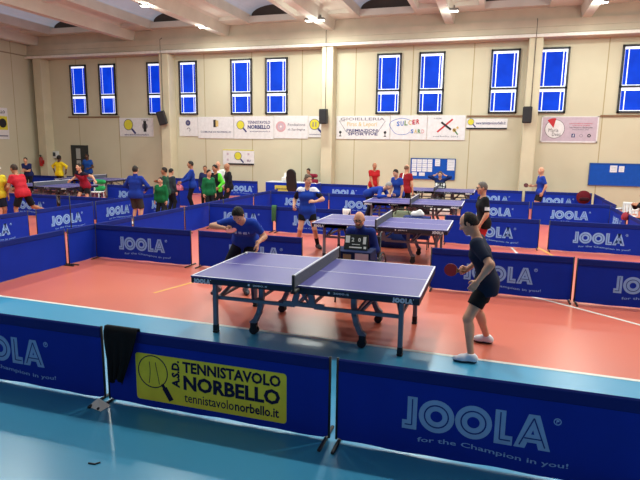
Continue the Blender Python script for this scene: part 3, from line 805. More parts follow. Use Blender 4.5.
# ------------------------------------------------------------------ tables
TOP = mat('table_violet', (78, 75, 142), .42, .4, noise=.03, nscale=3); EDGE = mat('table_line', (222, 222, 232), .5)
APR = mat('table_apron', (26, 28, 40), .5); STEEL = mat('table_steel', (108, 114, 124), .45, noise=.04); RUB = mat('black_rubber', (20, 20, 22), .6)
NETM = mat('net_cloth', (92, 94, 106), .8, .2, nscale=60, noise=.2); PRT = mat('apron_print', (226, 234, 240), .6)
def table(label, x, y, rz=0.0, group='table tennis tables'):
    if 'table' not in _cache:
        d = {}; L, W = 1.37, .7625
        m = MB().b2((.004, -W, .738), (L, W, .758))
        for lo, hi in (((.004, -W), (L, -W+.02)), ((.004, W-.02), (L, W)), ((L-.02, -W), (L, W)), ((.004, -.0015-.004, ), (L, .0055))):
            m.b2((lo[0], lo[1], .758), (hi[0], hi[1], .760), 1)
        d['half'] = m.mesh('tabletop', [TOP, EDGE])
        m = MB()
        for q in (-1, 1): m.b2((.01, q*(W-.002)-.012, 0.668), (L-.002, q*(W-.002)+.012-.024*(q > 0)+.0, .7385))
        m.b2((L-.03, -W+.01, 0.668), (L-.002, W-.01, .7385)); d['apron'] = m.mesh('apron', APR)
        m = MB(); joola(m, 1.08, .678, .054, -W-.0145, 0, 1); d['print'] = m.mesh('lettering', [PRT, APR])
        m = MB(); text(m, '2000-S', .42, .6, .702, .722, -W-.0148, 0, .01); m.disc((.37, -W-.0148, .712), .013, 'y', .002, 12, 0); d['print2'] = m.mesh('lettering', [PRT])
        d['leg'] = MB().b2((-.027, -.027, .1), (.027, .027, .69), bev=.006).mesh('leg', STEEL)
        d['foot'] = MB().b2((-.034, -.034, 0), (.034, .034, .03), bev=.008).b2((-.03, -.03, .03), (.03, .03, .105), bev=.006).mesh('foot', RUB)
        m = MB(); P = [(-.02, .69), (-.02, .5), (-.01, .38), (.02, .27), (.07, .17), (.12, .14)]
        for (a, z), (b, z2) in zip(P, P[1:]): m.beam((a, 0, z+.008), (b, 0, z2-.008), .06, .06, up=(0, 1, 0))
        m.beam((.10, 0, .17), (.085, 0, .075), .045, .04, up=(0, 1, 0)); d['wleg'] = m.mesh('wheel_leg', STEEL)
        m = MB().disc((.085, -.022, .052), .052, 'y', .026, 22).disc((.085, .022, .052), .052, 'y', .026, 22).b2((.05, -.036, .06), (.13, .036, .15), bev=.01); d['wheel'] = m.mesh('wheel', RUB)
        m = MB()
        for q in (-1, 1):
            m.b2((.12, q*.53-.018, .425), (1.16, q*.53+.018, .465)); m.beam((.68, q*.5, .45), (.9, q*.1, .69), .03, .03); m.beam((1.13, q*.5, .45), (.98, q*.1, .69), .03, .03)
        m.b2((1.115, -.53, .43), (1.15, .53, .46)); m.b2((.62, -.5, .43), (.65, .5, .46)); d['frame'] = m.mesh('underframe', STEEL)
        m = MB()
        for q in (-1, 1):
            m.prism([(-.16, .45), (.16, .45), (.1, .68), (.04, .68), (.07, .5), (-.07, .5), (-.04, .68), (-.1, .68)], 'y', q*.56-.02, q*.56+.02)
            m.b2((-.25, q*.56-.015, .46), (.25, q*.56+.015, .5)); m.beam((-.06, q*.56, .5), (.06, q*.56, .66), .02, .03, up=(0, 1, 0)); m.beam((.06, q*.56, .5), (-.06, q*.56, .66), .02, .03, up=(0, 1, 0))
        m.b2((-.1, -.56, .455), (-.07, .56, .485)); m.b2((.07, -.56, .455), (.1, .56, .485)); d['hinge'] = m.mesh('folding_hinge', STEEL)
        d['net'] = MB().b2((-.004, -.9, .762), (.004, .9, .896)).mesh('net', NETM)
        d['tape'] = MB().b2((-.007, -.9, .896), (.007, .9, .912)).mesh('net_tape', EDGE)
        d['npost'] = MB().b2((-.014, -.02, .70), (.014, .012, .915), bev=.004).b2((-.03, -.02, .70), (.03, .17, .735), bev=.004).mesh('net_post', RUB)
        _cache['table'] = d
    d = _cache['table']; r = thing('table_tennis_table', label, 'table', (x, y, 0), rz, group)
    for q in (0, 1):
        e = q*math.pi; sg = -1 if q else 1
        for k, nm in (('half', 'tabletop'), ('apron', 'apron'), ('frame', 'underframe')):
            link(nm, d[k], r).rotation_euler.z = e
        link('net_post', d['npost'], r).location = (0, -.9, 0) if not q else (0, 0, 0)
        for v in (-1, 1):
            l = link('leg', d['leg'], r); l.location = (sg*1.15, v*.57, 0); link('foot', d['foot'], l)
            wl = link('wheel_leg', d['wleg'], r); wl.location = (sg*.6, v*.46, 0); wl.rotation_euler.z = e; link('wheel', d['wheel'], wl)
    ps = [o for o in r.children if o.name.startswith('net_post')]
    ps[1].location = (0, .9, 0); ps[1].rotation_euler.z = math.pi
    a = link('lettering', d['print'], r); b = link('lettering', d['print'], r); b.location = (-2.4, 0, 0)
    link('lettering', d['print2'], r); c = link('lettering', d['print2'], r); c.location = (-.97, 0, 0)
    link('folding_hinge', d['hinge'], r); link('net', d['net'], r); link('net_tape', d['tape'], r)
    return r
table('large violet table tennis table in the front court, the nearest one', 0, 0).scale = (1.007, 1.045, 1.0)
table('violet table in the second court, directly behind the seated bald umpire', -.1, 4.85)
table('violet table in the third court with a man in blue bent over its left end', -.1, 9.45)
table('violet table farthest back, below the papered noticeboard', .05, 14.15)
table('violet table on the left court beside the player in maroon', -13.4, 9.75)
table('violet table far back on the left, beyond the player in maroon', -14.6, 13.3)

# ------------------------------------------------------------------ people: poses given by world points
def who(label, hip, face, H=1.72, lh=None, rh=None, lf=None, rf=None, pose=None, **kw):
    fx, fy = unit((face[0], face[1], 0))[:2]
    def loc(p, dz=True):
        d = (p[0]-hip[0], p[1]-hip[1]); q = (d[0]*fy-d[1]*fx, d[0]*fx+d[1]*fy)
        return q+((p[2],) if len(p) > 2 else ())
    po = dict(pose or {})
    for k, v in (('lh', lh), ('rh', rh), ('lf', lf), ('rf', rf)):
        if v is not None: po[k] = loc(v)
    def dirl(v): return (v[0]*fy-v[1]*fx, v[0]*fx+v[1]*fy, v[2])
    for k in ('lhdw', 'rhdw', 'lbatw', 'rbatw', 'lew', 'rew', 'lknw', 'rknw', 'lhnw', 'rhnw'):
        if k in po:
            v = po.pop(k); po[{'lknw': 'lk', 'rknw': 'rk'}.get(k, k[:-1])] = dirl(v)
    return person(label, (hip[0], hip[1], 0), face, H, po, **kw)
NAVYK = (24, 32, 54); BLK = (20, 20, 24)
# navy player, right foreground
P = who('person in navy shirt and black shorts holding a red bat, at the table\'s right end', (2.04, -.2), (-1, .06), 1.72,
        lh=(1.95, -.45, .90), rh=(1.82, .16, .90), lf=(1.93, -.53), rf=(2.09, .16),
        pose=dict(hip=(0, 0, .855), lean=9, lean2=11, head=(30, -6), lhdw=(-.55, .1, -.8), rhdw=(-.75, -.1, -.35), rbatw=(-1, -.05, .12), lew=(.6, -.5, -.4), rew=(.6, .6, -.5), lt=6, rt=-4, lcurl=.3),
        top=NAVYK, bottom=BLK, leg=.62, hair='receding', hair_rgb=(38, 30, 28), skin='light', shoe=(228, 226, 232), sole=(30, 36, 60), fine=.85, sleeve=.74, fat=1.0, hem=-.15)
g = P['hands']['r']
bat('red-faced bat in the hand of the player in navy', P['W'](g[4]), (-1, -.05, .06), (-.05, -1, .1), (176, 44, 48), 'bats in hands')
# blue server, behind the table's left end
P = who('person in blue shirt leaning over the left end of the nearest table to serve', (-1.60, 1.22), (.22, -.97), 1.70,
        rh=(-1.70, .74, 1.10), lh=(-1.25, .88, .88), rf=(-1.98, .95), lf=(-1.6, 1.2),
        pose=dict(hip=(0, 0, .86), lean=26, lean2=28, side=-3, head=(50, -6), rew=(-1, .25, .15), lew=(.15, 1, .1), rhdw=(.9, -.3, -.1), rbatw=(.5, -.75, -.2), lhdw=(.1, -.2, -1), lt=20, rt=-15),
        top=(28, 60, 156), bottom=(24, 26, 40), leg=.95, hem=-.22, hair='full', hair_rgb=(22, 17, 16), skin='light', shoe=(40, 44, 60), sock=((215, 215, 220), .14), fine=.9, fat=1.12, sleeve=.7, top_mats=((150, 180, 225),),
        top_fn=lambda c, d: 1 if (((c-d['chest']) @ d['Mc'][:, 1]) > .06 and abs(((c-d['chest']) @ d['Mc'][:, 2])-.03) < .028 and abs((c-d['chest']) @ d['Mc'][:, 0]) < .11 and int(((c-d['chest']) @ d['Mc'][:, 0]+1)/.025) % 3) else 0)
g = P['hands']['r']
bat('red bat held across the chest of the leaning server in blue', P['W'](g[4]), (.62, -.68, -.22), (.1, -.45, .9), (150, 34, 52), 'bats in hands')
o = MB().sphere((0, 0, .02), .02, 0, 14, 10).build('table_tennis_ball', mat('ball_white', (240, 240, 236), .4)); o.location = (-1.3, .6, .76)
tag(o, 'white ball at the far left corner of the nearest table', 'ball')
# white-shouldered player at the second table
def wsh(c, d):
    up = (c-d['waist']) @ d['Mc'][:, 2]; sx = abs((c-d['waist']) @ d['Mc'][:, 0])
    if sx > .2*d['s'] and up < .262*d['s']: return 2
    return 1 if up > .285*d['s'] and sx > .055 else 0
who('person in blue shirt with white shoulders and navy sleeves at the second table', (-1.93, 5.15), (.3, -.95), 1.72,
    rh=(-2.17, 4.93, .98), lh=(-1.66, 4.86, 1.11), rf=(-2.15, 5.14), lf=(-1.7, 5.25),
    pose=dict(hip=(0, 0, .885), lean=6, lean2=4, head=(10, 28), rew=(-.6, .9, -.3), lew=(.9, .6, -.3), rhdw=(.2, -.7, -.5), lhdw=(-.7, -.5, .1), lt=24, rt=-10, lcurl=.7, rcurl=.8),
    top=(32, 68, 172), top_mats=((228, 230, 238), (22, 24, 44)), top_fn=wsh, bottom=(20, 22, 30), leg=.52, hem=-.2, hair='short', hair_rgb=(92, 76, 62), skin='light', shoe=(34, 34, 42), sock=((24, 24, 32), .2), fine=1.1, sleeve=.8)
# wheelchair and the umpire
def wheelchair(label, x, y, face, seat_rgb=(26, 28, 34)):
    r = thing('wheelchair', label, 'wheelchair', (x, y, 0), math.atan2(-face[0], face[1]))
    f = mat('seat_%d' % seat_rgb[0], seat_rgb, .7); st = mat('chair_tube', (40, 42, 48), .35, metal=.6); ru = mat('black_rubber', (20, 20, 22), .6)
    MB().b2((-.21, -.2, .44), (.21, .22, .49), bev=.015).build('seat', f, r)
    MB().b2((-.21, -.25, .5), (.21, -.22, .86), bev=.012).build('backrest', f, r)
    m = MB()
    for q in (-1, 1):
        m.tube([(q*.22, -.24, .92), (q*.22, -.24, .3), (q*.22, .22, .3), (q*.22, .24, .46), (q*.22, -.22, .46)], .012, 8)
        m.tube([(q*.22, .2, .45), (q*.2, .36, .3), (q*.18, .42, .12)], .011, 8); m.tube([(q*.22, -.24, .9), (q*.22, -.34, .92)], .014, 8)
    m.tube([(-.22, -.05, .3), (.22, -.05, .3)], .012, 8); m.build('frame', st, r)
    for q in (-1, 1):
        w_ = MB(); w_.tube([(q*.28, -.12+.3*math.cos(t), .305+.3*math.sin(t)) for t in np.linspace(0, 2*math.pi, 37)], .014, 8, 0, False)
        w_.tube([(q*.30, -.12+.26*math.cos(t), .305+.26*math.sin(t)) for t in np.linspace(0, 2*math.pi, 33)], .008, 6, 0, False)
        for t in np.linspace(0, 2*math.pi, 13)[:-1]: w_.tube([(q*.28, -.12, .305), (q*.28, -.12+.29*math.cos(t), .305+.29*math.sin(t))], .003, 5)
        w_.disc((q*.28, -.12, .305), .035, 'x', .05, 14); w_.build('wheel', ru, r)
        MB().disc((q*.2, .3, .062), .06, 'x', .03, 18).b2((q*.2-.012, .29, .06), (q*.2+.012, .31, .3)).build('caster', ru, r)
        MB().b2((q*.18-.07, .36, .09), (q*.18+.07, .5, .105), bev=.004).build('footrest', st, r)
    return r
SIT = dict(hip=(0, 0, .56), lf=(-.14, .43, .2), rf=(.14, .43, .2), lean=4, lean2=6)
def sitp(**k): d = dict(SIT); d.update(k); return d
wheelchair('black wheelchair carrying the bald bearded umpire', .09, 2.1, (-.05, -1))
who('bald bearded person in blue tracksuit and glasses seated behind the black scoreboard', (.09, 2.1), (-.05, -1), 1.76,
    pose=sitp(lean=14, lean2=14, head=(22, 2), lh=(-.12, .34, .66), rh=(.12, .34, .66), lcurl=.6, rcurl=.6, le=(-.3, -.4, -.8), re=(.3, -.4, -.8)),
    top=(24, 44, 118), sleeve=2, bottom=(26, 34, 70), leg=2, hair=None, hair_rgb=(60, 50, 45), beard=(92, 82, 76), skin='light', shoe=(40, 40, 46), glasses=True, fat=1.02, belly=.03, collar=True)
# the umpire's desk and scoreboard
def udesk(label, x, y, rgb=(20, 32, 74), wd=.56, top=.8, papers=True):
    r = thing('umpire_desk', label, 'desk', (x, y, 0)); c = cloth(rgb); st = mat('black_steel', (22, 22, 26), .5)
    MB().b2((-wd/2, -.2, top-.025), (wd/2, .2, top), bev=.006).build('desk_top', c, r)
    MB().b2((-wd/2, -.2, top-.5), (wd/2, -.18, top-.025), bev=.004).b2((-wd/2, -.18, top-.5), (-wd/2+.02, .2, top-.025)).b2((wd/2-.02, -.18, top-.5), (wd/2, .2, top-.025)).build('cloth_panel', c, r)
    for a in (-1, 1):
        for b in (-1, 1): MB().tube([(a*(wd/2-.03), b*.16, 0), (a*(wd/2-.03), b*.16, top-.03)], .013, 8).build('leg', st, r)
    if papers:
        MB().b2((-.06-.07, -.204, top-.17), (.06-.07, -.2, top-.04)).b2((-.14, -.204, top-.22), (.01, -.2, top-.18)).build('emblem', mat('tan_print', (150, 124, 96), .7), r)
        MB().b2((.05, -.205, top-.33), (.25, -.201, top-.02)).build('paper', mat('pinkish_paper', (206, 186, 200), .7), r)
        MB().disc((.15, -.207, top-.19), .05, 'y', .002, 16, ri=.03).build('paper_print', mat('red_print', (170, 80, 90), .7), r)
    return r
udesk('navy cloth-covered desk with scoreboard in front of the bald umpire', .13, 1.36)
def scoreboard(label, x, y, z, rz=0.0, wd=.36, group='flip scoreboards'):
    r = thing('flip_scoreboard', label, 'scoreboard', (x, y, z), rz, group); b = mat('board_black', (26, 32, 30), .5); wt = mat('score_card', (225, 225, 220), .6)
    rot = Matrix.Rotation(math.radians(-14), 3, 'X')
    MB().box((0, .0, .115), (wd, .012, .23), 0, rot).box((0, .075, .11), (wd, .008, .22), 0, Matrix.Rotation(math.radians(20), 3, 'X')).build('stand', b, r)
    m = MB()
    for x0, x1, z0, z1 in ((-.45, -.27, .1, .205), (.29, .42, .09, .2)):
        m.add([tuple(rot @ Vector((wd*u, -.009, v-.115)) + Vector((0, 0, .115))) for u, v in ((x0, z0), (x1, z0), (x1, z1), (x0, z1))], [(0, 1, 2, 3)])
    m.build('score_card', wt, r)
    m = MB(); t = MB()
    text(t, '2', -.07*wd/.36, -.03*wd/.36, .12, .18, -.009, 0, .03); text(t, '0', .03*wd/.36, .07*wd/.36, .12, .18, -.009, 0, .03)
    for s0 in ((-.06, .07), (.0, .09)): pass
    t.b2((-.06, -.010, .075), (.06, -.009, .085)); t.b2((-.1, -.010, .025), (.09, -.009, .045)); t.b2((.12, -.010, .02), (.16, -.009, .055))
    t.v = [tuple(rot @ Vector((p[0], p[1], p[2]-.115))+Vector((0, 0, .115))) for p in t.v]
    t.build('score_digits', wt, r)
    return r
scoreboard('black flip scoreboard with white cards in front of the bald umpire', .15, 1.34, .8)
# second table's officials corner
udesk('navy umpire desk on the far side of the second table', .42, 6.1, (18, 36, 100), .6, .74, False)
def bag(name, label, x, y, z, sx, sy, sz, rgb, rz=0.0, strap=True, group='bags and kit on the floor'):
    r = thing(name, label, 'bag', (x, y, z), rz, group)
    S = SDF().cap((-sx*.3, 0, sz*.45), (sx*.3, 0, sz*.45), min(sy, sz)*.48, k=.05).cap((-sx*.32, 0, sz*.25), (sx*.32, 0, sz*.25), min(sy, sz)*.5, k=.05).cap((-sx*.2, 0, sz*.7), (sx*.2, 0, sz*.7), min(sy, sz)*.3, k=.06)
    S.cut((0, 0, -1), (0, 0, 0)); grid_obj('bag_body', [(S, .018, 0)], [cloth(rgb)], r, .018)
    MB().tube([(-sx*.3, -sy*.3, sz*.75), (-sx*.2, -sy*.32, sz*1.02), (sx*.2, -sy*.32, sz*1.02), (sx*.3, -sy*.3, sz*.75)], .012, 8).build('strap', cloth(tuple(int(v*.6) for v in rgb)), r)
    return r
def chair(label, x, y, face, rgb, high=False, arms=False, group='spectator chairs'):
    r = thing('chair', label, 'chair', (x, y, 0), math.atan2(-face[0], face[1]), group); c = mat('chair_%d_%d_%d' % rgb, rgb, .5); zt = 1.36 if high else .82
    MB().b2((-.22, -.22, .42), (.22, .22, .46), bev=.015).build('seat', c, r)
    if high:
        S = SDF().cap((0, -.25, .6), (0, -.3, zt-.22), .23, .21, .05)
        S.cut((0, 1, .12), (0, -.2, .6)); S.cut((0, -1, -.1), (0, -.31, .6)); grid_obj('backrest', [(S, .018, 0)], [c], r, .018)
    else:
        m = MB()
        for i in range(5): m.b2((-.19+.085*i, -.25, .5), (-.13+.085*i, -.225, zt-.05))
        m.b2((-.22, -.255, zt-.07), (.22, -.22, zt), bev=.012); m.b2((-.22, -.25, .44), (-.19, -.225, zt)); m.b2((.19, -.25, .44), (.22, -.225, zt)); m.build('backrest', c, r)
    for a in (-1, 1):
        for b in (-1, 1): MB().tube([(a*.2, b*.2, 0), (a*.18, b*.18, .43)], [.016, .02], 8).build('leg', c, r)
        if arms: MB().b2((a*.23-.02, -.2, .62), (a*.23+.02, .2, .65), bev=.01).b2((a*.23-.015, .14, .44), (a*.23+.015, .18, .62)).build('armrest', c, r)
    return r
bag('sports_bag', 'grey-green bag behind the second table, left of the navy desk', -.05, 7.0, .3, .62, .36, .5, (112, 118, 98))
o = MB().b2((-.36, -.18, .27), (.36, .18, .3), bev=.01).tube([(-.33, 0, 0), (-.33, 0, .28)], .015, 8).tube([(.33, 0, 0), (.33, 0, .28)], .015, 8).build('bench', mat('bench_wood', (120, 96, 76), .6)); o.location = (-.05, 7.0, 0)
tag(o, 'low wooden bench under the grey-green bag', 'bench')
o = grid_obj('towel', [(SDF().cap((-.08, 0, .05), (.1, 0, .06), .07, .06).cap((.02, 0, .1), (.06, 0, .12), .05).cut((0, 0, -1), (0, 0, 0)), .014, 0)], [cloth((226, 226, 226))], None, .014)
o.location = (.42, 6.1, .74); tag(o, 'white towel bundled on the navy desk behind the second table', 'towel')

bag('sports_bag', 'navy bag on the floor under the far edge of the second table', -.1, 6.05, 0, .6, .38, .44, (26, 44, 104))

# --- third table and beyond
who('person in blue with grey hair bent far over the left end of the third table', (-1.62, 10.2), (.97, -.15), 1.72,
    rh=(-1.0, 9.85, .84), lh=(-.85, 10.1, .84), rf=(-1.72, 10.08), lf=(-1.68, 10.36), pose=dict(hip=(0, 0, .88), lean=58, lean2=22, head=(38, 0), rcurl=.5),
    top=(28, 58, 150), sleeve=2, bottom=(28, 30, 44), leg=2, hair='short', hair_rgb=(150, 148, 146), skin='light', shoe=(30, 30, 34), fine=1.45)
who('person in blue shirt with dark hair standing behind the third table', (-.8, 10.75), (-.5, -.85), 1.66, pose=dict(lean=8, lean2=8, head=(24, 10)),
    top=(32, 66, 156), bottom=(24, 26, 36), leg=2, hair='short', hair_rgb=(40, 32, 28), skin='light', fine=1.5)
who('person in red shirt with a white stripe down the back, beyond the third table', (-.78, 11.95), (.3, .95), 1.74, pose=dict(head=(14, 0)),
    top=(140, 26, 36), top_mats=((225, 220, 220),), top_fn=lambda c, d: 1 if abs(c[0]+.06) < .022 and c[1] < 0 and c[2] > 1.12 else 0,
    bottom=(24, 26, 36), leg=2, hair='ring', hair_rgb=(120, 92, 74), skin='light', fine=1.5)
who('person in plain red shirt and black shorts standing alone against the cream wall', (-2.32, 14.1), (.55, -.8), 1.72, pose=dict(head=(16, -10), lh=(-.1, .22, .82), rh=(.12, .22, .82)),
    top=(176, 32, 38), bottom=(24, 24, 30), leg=.85, hair='ring', hair_rgb=(70, 56, 48), skin='tan', fine=1.5)
chair('dark chair of the umpire under the papered noticeboard', .05, 15.45, (0, -1), (40, 44, 54))
who('person in navy with both arms raised to the head, seated under the papered noticeboard', (.05, 15.42), (0, -1), 1.72,
    pose=dict(hip=(0, 0, .6), lf=(-.13, .42), rf=(.13, .42), lean=6, lean2=6, head=(20, 0), lh=(-.17, .16, 1.24), rh=(.17, .16, 1.24), le=(-1, .1, -.5), re=(1, .1, -.5), lhd=(.6, -.2, .6), rhd=(-.6, -.2, .6)),
    top=(28, 44, 96), sleeve=1.6, bottom=(24, 26, 40), leg=2, hair='short', hair_rgb=(84, 72, 62), skin='light', fine=1.6)
scoreboard('flip scoreboard on the farthest table, below the papered noticeboard', .12, 14.72, .76, 0, .4)
bag('sports_bag', 'black bag on the floor behind the third table, left one', -.35, 12.6, 0, .6, .36, .42, (34, 34, 38))
bag('sports_bag', 'white bag on the floor behind the third table', .35, 12.5, 0, .5, .36, .4, (214, 212, 208))
bag('sports_bag', 'black bag on the floor under the farthest table, right one', .55, 13.1, 0, .5, .34, .4, (30, 32, 40))
# --- right side
who('person in black shirt and red shorts with grey hair and glasses, facing left', (1.9, 4.72), (-.95, -.3), 1.68,
    pose=dict(hip=(0, 0, .88), lean=4, head=(8, -4), lh=(-.2, .12, .84), rh=(.2, .1, .84)), top=(24, 24, 28), top_mats=((220, 220, 224),),
    top_fn=lambda c, d: 1 if c[0] < -.2 and 1.13 < c[2] < 1.2 and abs(c[1]) < .06 else 0, bottom=(170, 36, 44), leg=.8, hair='short', hair_rgb=(104, 96, 92), skin='light', glasses=True, fine=1.15, sleeve=.85)
P = who('bald person in blue shirt and black shorts holding a dark bat, right of the pillar', (3.58, 13.3), (-.96, -.25), 1.71, rh=(3.3, 13.34, 1.06), lh=(3.62, 13.08, .86),
    pose=dict(lean=2, head=(6, 0), rhdw=(-.9, -.1, .05), rbatw=(-.95, -.1, .15), rew=(.4, .7, -.6)), top=(28, 60, 160), bottom=(26, 26, 32), leg=.75, hair=None, hair_rgb=(120, 100, 84), skin='light', fine=1.4, sleeve=.8)
g = P['hands']['r']
bat('dark red bat held by the bald player in blue at right', P['W'](g[4]), (-1, -.15, .1), (.1, -.9, .3), (86, 26, 34), 'bats in hands')
r = thing('backpack', 'round maroon backpack hung on the back wall barrier at right', 'backpack', (5.24, 15.6, .3))
S = SDF().ell((0, 0, .26), np.eye(3), V3(.25, .15, .25), .05).cap((-.1, -.12, .16), (.1, -.12, .16), .08, k=.05); grid_obj('bag_body', [(S, .018, 0)], [cloth((96, 20, 32))], r, .018)
grid_obj('pocket', [(SDF().cap((-.1, -.17, .2), (.1, -.17, .2), .07, .07), .014, 0)], [cloth((52, 18, 28))], r, .014)
MB().tube([(-.1, .1, .45), (-.1, .24, .46), (-.1, .26, .3)], .014, 8).build('strap', cloth((40, 14, 22)), r); MB().tube([(.1, .1, .45), (.1, .24, .46), (.1, .26, .3)], .014, 8).build('strap', cloth((40, 14, 22)), r)
chair('white plastic chair beside the upright-lettered barrier on the right', 5.72, 11.0, (-.6, -.8), (222, 222, 224), arms=True)
chair('dark chair under the seated man in black at the right edge', 6.1, 9.5, (-1, -.1), (40, 42, 48))
who('person in black tracksuit seated at the right edge leaning forward', (6.1, 9.5), (-1, -.1), 1.74, lh=(5.6, 9.25, .92), rh=(5.57, 9.62, .9),
    pose=dict(hip=(0, 0, .56), lf=(-.13, .44), rf=(.13, .44), lean=24, lean2=10, head=(6, 0)), top=(26, 27, 34), sleeve=2, bottom=(26, 27, 34), leg=2, hair='short', hair_rgb=(60, 48, 40), skin='tan', fine=1.3)
r = bag('sports_bag', 'small red bag hung on the barrier beside the upright pale lettering', 5.32, 9.13, .55, .2, .16, .2, (150, 50, 64), 1.2)

# --- corridor on the left
who('person in blue hooded jacket and grey shorts seen from behind in the left corridor', (-7.62, 6.72), (-.1, 1), 1.70, pose=dict(head=(2, 10), lh=(-.2, .2, .98), rh=(.2, .2, .98), le=(-1, -.3, -.3), re=(1, -.3, -.3)),
    top=(26, 52, 142), sleeve=2, bottom=(64, 62, 60), leg=.95, hair='short', hair_rgb=(46, 40, 36), skin='light', fine=1.3, fat=1.1, collar=True)
who('boy in green tracksuit jacket standing right of the man in grey shorts', (-7.2, 7.36), (.1, -1), 1.36, pose=dict(head=(6, 0)),
    top=(20, 104, 58), sleeve=2, bottom=(26, 30, 34), leg=2, hair='short', hair_rgb=(44, 32, 26), skin='light', fine=1.2)
who('person in profile with dark green jacket behind the boy in green, mouth open', (-7.72, 8.4), (-.95, -.35), 1.6, pose=dict(head=(4, 0), rh=(.16, .3, 1.12)),
    top=(30, 74, 56), sleeve=2, bottom=(26, 30, 34), leg=2, hair='short', hair_rgb=(40, 32, 28), skin='tan', fine=1.4)
who('person in grey-black jacket right behind the man in dark green', (-8.15, 9.3), (.3, .95), 1.52, pose=dict(head=(12, 0)),
    top=(44, 52, 60), sleeve=2, bottom=(26, 28, 34), leg=2, hair='short', hair_rgb=(34, 30, 28), skin='light', fine=1.5)
who('tall person in blue jacket and dark trousers facing left, arm out over the pink bag', (-8.0, 10.45), (-.85, -.5), 1.74, pose=dict(head=(6, 0), rh=(.12, .42, .98), lh=(-.14, .36, 1.0)),
    top=(26, 58, 150), sleeve=2, bottom=(26, 26, 34), leg=2, hair='short', hair_rgb=(44, 40, 38), skin='tan', fine=1.4)
who('small person with dark hair half hidden between the blue jacket and the green jacket', (-8.02, 11.4), (.4, -.9), 1.55, pose={}, top=(30, 40, 80), sleeve=2, bottom=(26, 26, 34), leg=2, hair='short', hair_rgb=(80, 60, 46), skin='tan', fine=1.6)
who('dark-haired boy in green jacket at the left of the huddled group', (-6.68, 9.2), (.8, -.5), 1.52, pose=dict(head=(10, 0)), top=(20, 98, 58), top_mats=((220, 225, 220),), top_fn=lambda c, d: 1 if c[0] < -.12 and abs(c[1]-.02) < .015 else 0,
    sleeve=2, bottom=(24, 24, 30), leg=2, hair='full', hair_rgb=(34, 28, 26), skin='light', fine=1.4)
who('dark-haired person in black jacket with a bright green sleeve in the huddled group', (-6.74, 9.85), (-.3, -.95), 1.66, pose=dict(head=(12, 0), lh=(-.2, .12, .9)), top=(24, 28, 30), top_mats=((96, 220, 60),), top_fn=lambda c, d: 1 if c[0] < -.17 else 0,
    sleeve=2, bottom=(24, 24, 30), leg=2, hair='full', hair_rgb=(30, 26, 24), skin='tan', fine=1.4)
who('person in white top behind the huddled group, only head and shoulder showing', (-7.38, 11.2), (.3, -.9), 1.72, pose={}, top=(222, 226, 224), sleeve=2, bottom=(26, 26, 34), leg=2, hair='ring', hair_rgb=(110, 90, 76), skin='light', fine=1.6)
who('bald person in black jacket at the right of the huddled group', (-6.74, 10.75), (-.7, -.6), 1.68, pose=dict(head=(10, 0)), top=(30, 30, 36), sleeve=2, bottom=(28, 28, 34), leg=2, hair=None, hair_rgb=(80, 70, 60), skin='tan', fine=1.4, fat=1.1)
r = bag('sports_bag', 'pink rounded bag on a barrier corner, left of the tall man in blue', -8.5, 10.28, .7, .34, .22, .2, (224, 130, 150), .3)
# --- far left court
who('person in maroon shirt and black shorts lunging with one arm out, left court', (-11.75, 9.5), (-.2, -.98), 1.7, lh=(-11.15, 9.3, 1.02), rh=(-12.15, 9.25, .98), rf=(-11.95, 9.2), lf=(-11.55, 9.65),
    pose=dict(hip=(0, 0, .84), lean=20, lean2=8, side=-6, head=(4, 10)), top=(150, 34, 56), top_mats=((38, 30, 48),), top_fn=lambda c, d: 1 if ((c-d['waist']) @ d['Mc'][:, 2]) > .25 else 0, bottom=(26, 26, 32), leg=.7, hair='short', hair_rgb=(38, 30, 26), skin='light', fine=1.4)
who('person in red shirt and black shorts bending forward at the left edge', (-10.42, 5.5), (-.97, .1), 1.76, lh=(-10.85, 5.35, .98), rh=(-10.8, 5.7, .98), lf=(-10.5, 5.3), rf=(-9.95, 5.75, .44),
    pose=dict(hip=(0, 0, .92), lean=16, lean2=10, head=(14, 0), rkn=None, rkw=None), top=(186, 36, 50), bottom=(28, 28, 34), leg=.85, hair='short', hair_rgb=(60, 44, 36), skin='tan', shoe=(40, 40, 44), fine=1.3)
who('person in yellow shirt and white cap cut off by the left edge', (-10.98, 5.2), (.9, -.3), 1.7, pose=dict(head=(8, 0), rh=(.2, .16, .9)), top=(222, 200, 52), bottom=(30, 34, 50), leg=.85, hair='short', hair_rgb=(70, 56, 46), cap=(226, 222, 216), skin='tan', sock=((220, 220, 222), .16), fine=1.3)
who('person in navy shirt leaning with folded arms behind the left table, by the wall', (-18.1, 13.3), (.35, -.92), 1.66, pose=dict(lean=16, lean2=10, head=(8, 10), lh=(.02, .36, 1.0), rh=(-.02, .4, 1.02)), top=(32, 42, 92), bottom=(26, 26, 34), leg=2, hair='short', hair_rgb=(34, 28, 26), skin='light', fine=1.6)
who('person in bright yellow shirt with dark hair tied back, seen from behind near the door', (-16.9, 13.85), (.1, 1), 1.72, pose=dict(head=(2, 0), lh=(-.36, .05, .98), rh=(.36, .05, .98), le=(-1, 0, 0), re=(1, 0, 0)), top=(238, 206, 36), sleeve=1.5, bottom=(28, 26, 32), leg=2, hair='full', hair_rgb=(28, 24, 24), skin='dark', fine=1.5)
who('dark-skinned person in blue shirt standing in front of the dark door', (-16.95, 15.8), (.2, -1), 1.78, pose=dict(head=(4, 0), lh=(-.16, .25, 1.05), rh=(.16, .25, 1.05)), top=(34, 78, 160), bottom=(30, 34, 60), leg=2, hair='short', hair_rgb=(26, 22, 20), skin='dark', fine=1.6)
chair('white chair with a green jacket over it, right of the player in maroon', -12.45, 10.9, (.2, -1), (226, 226, 226))
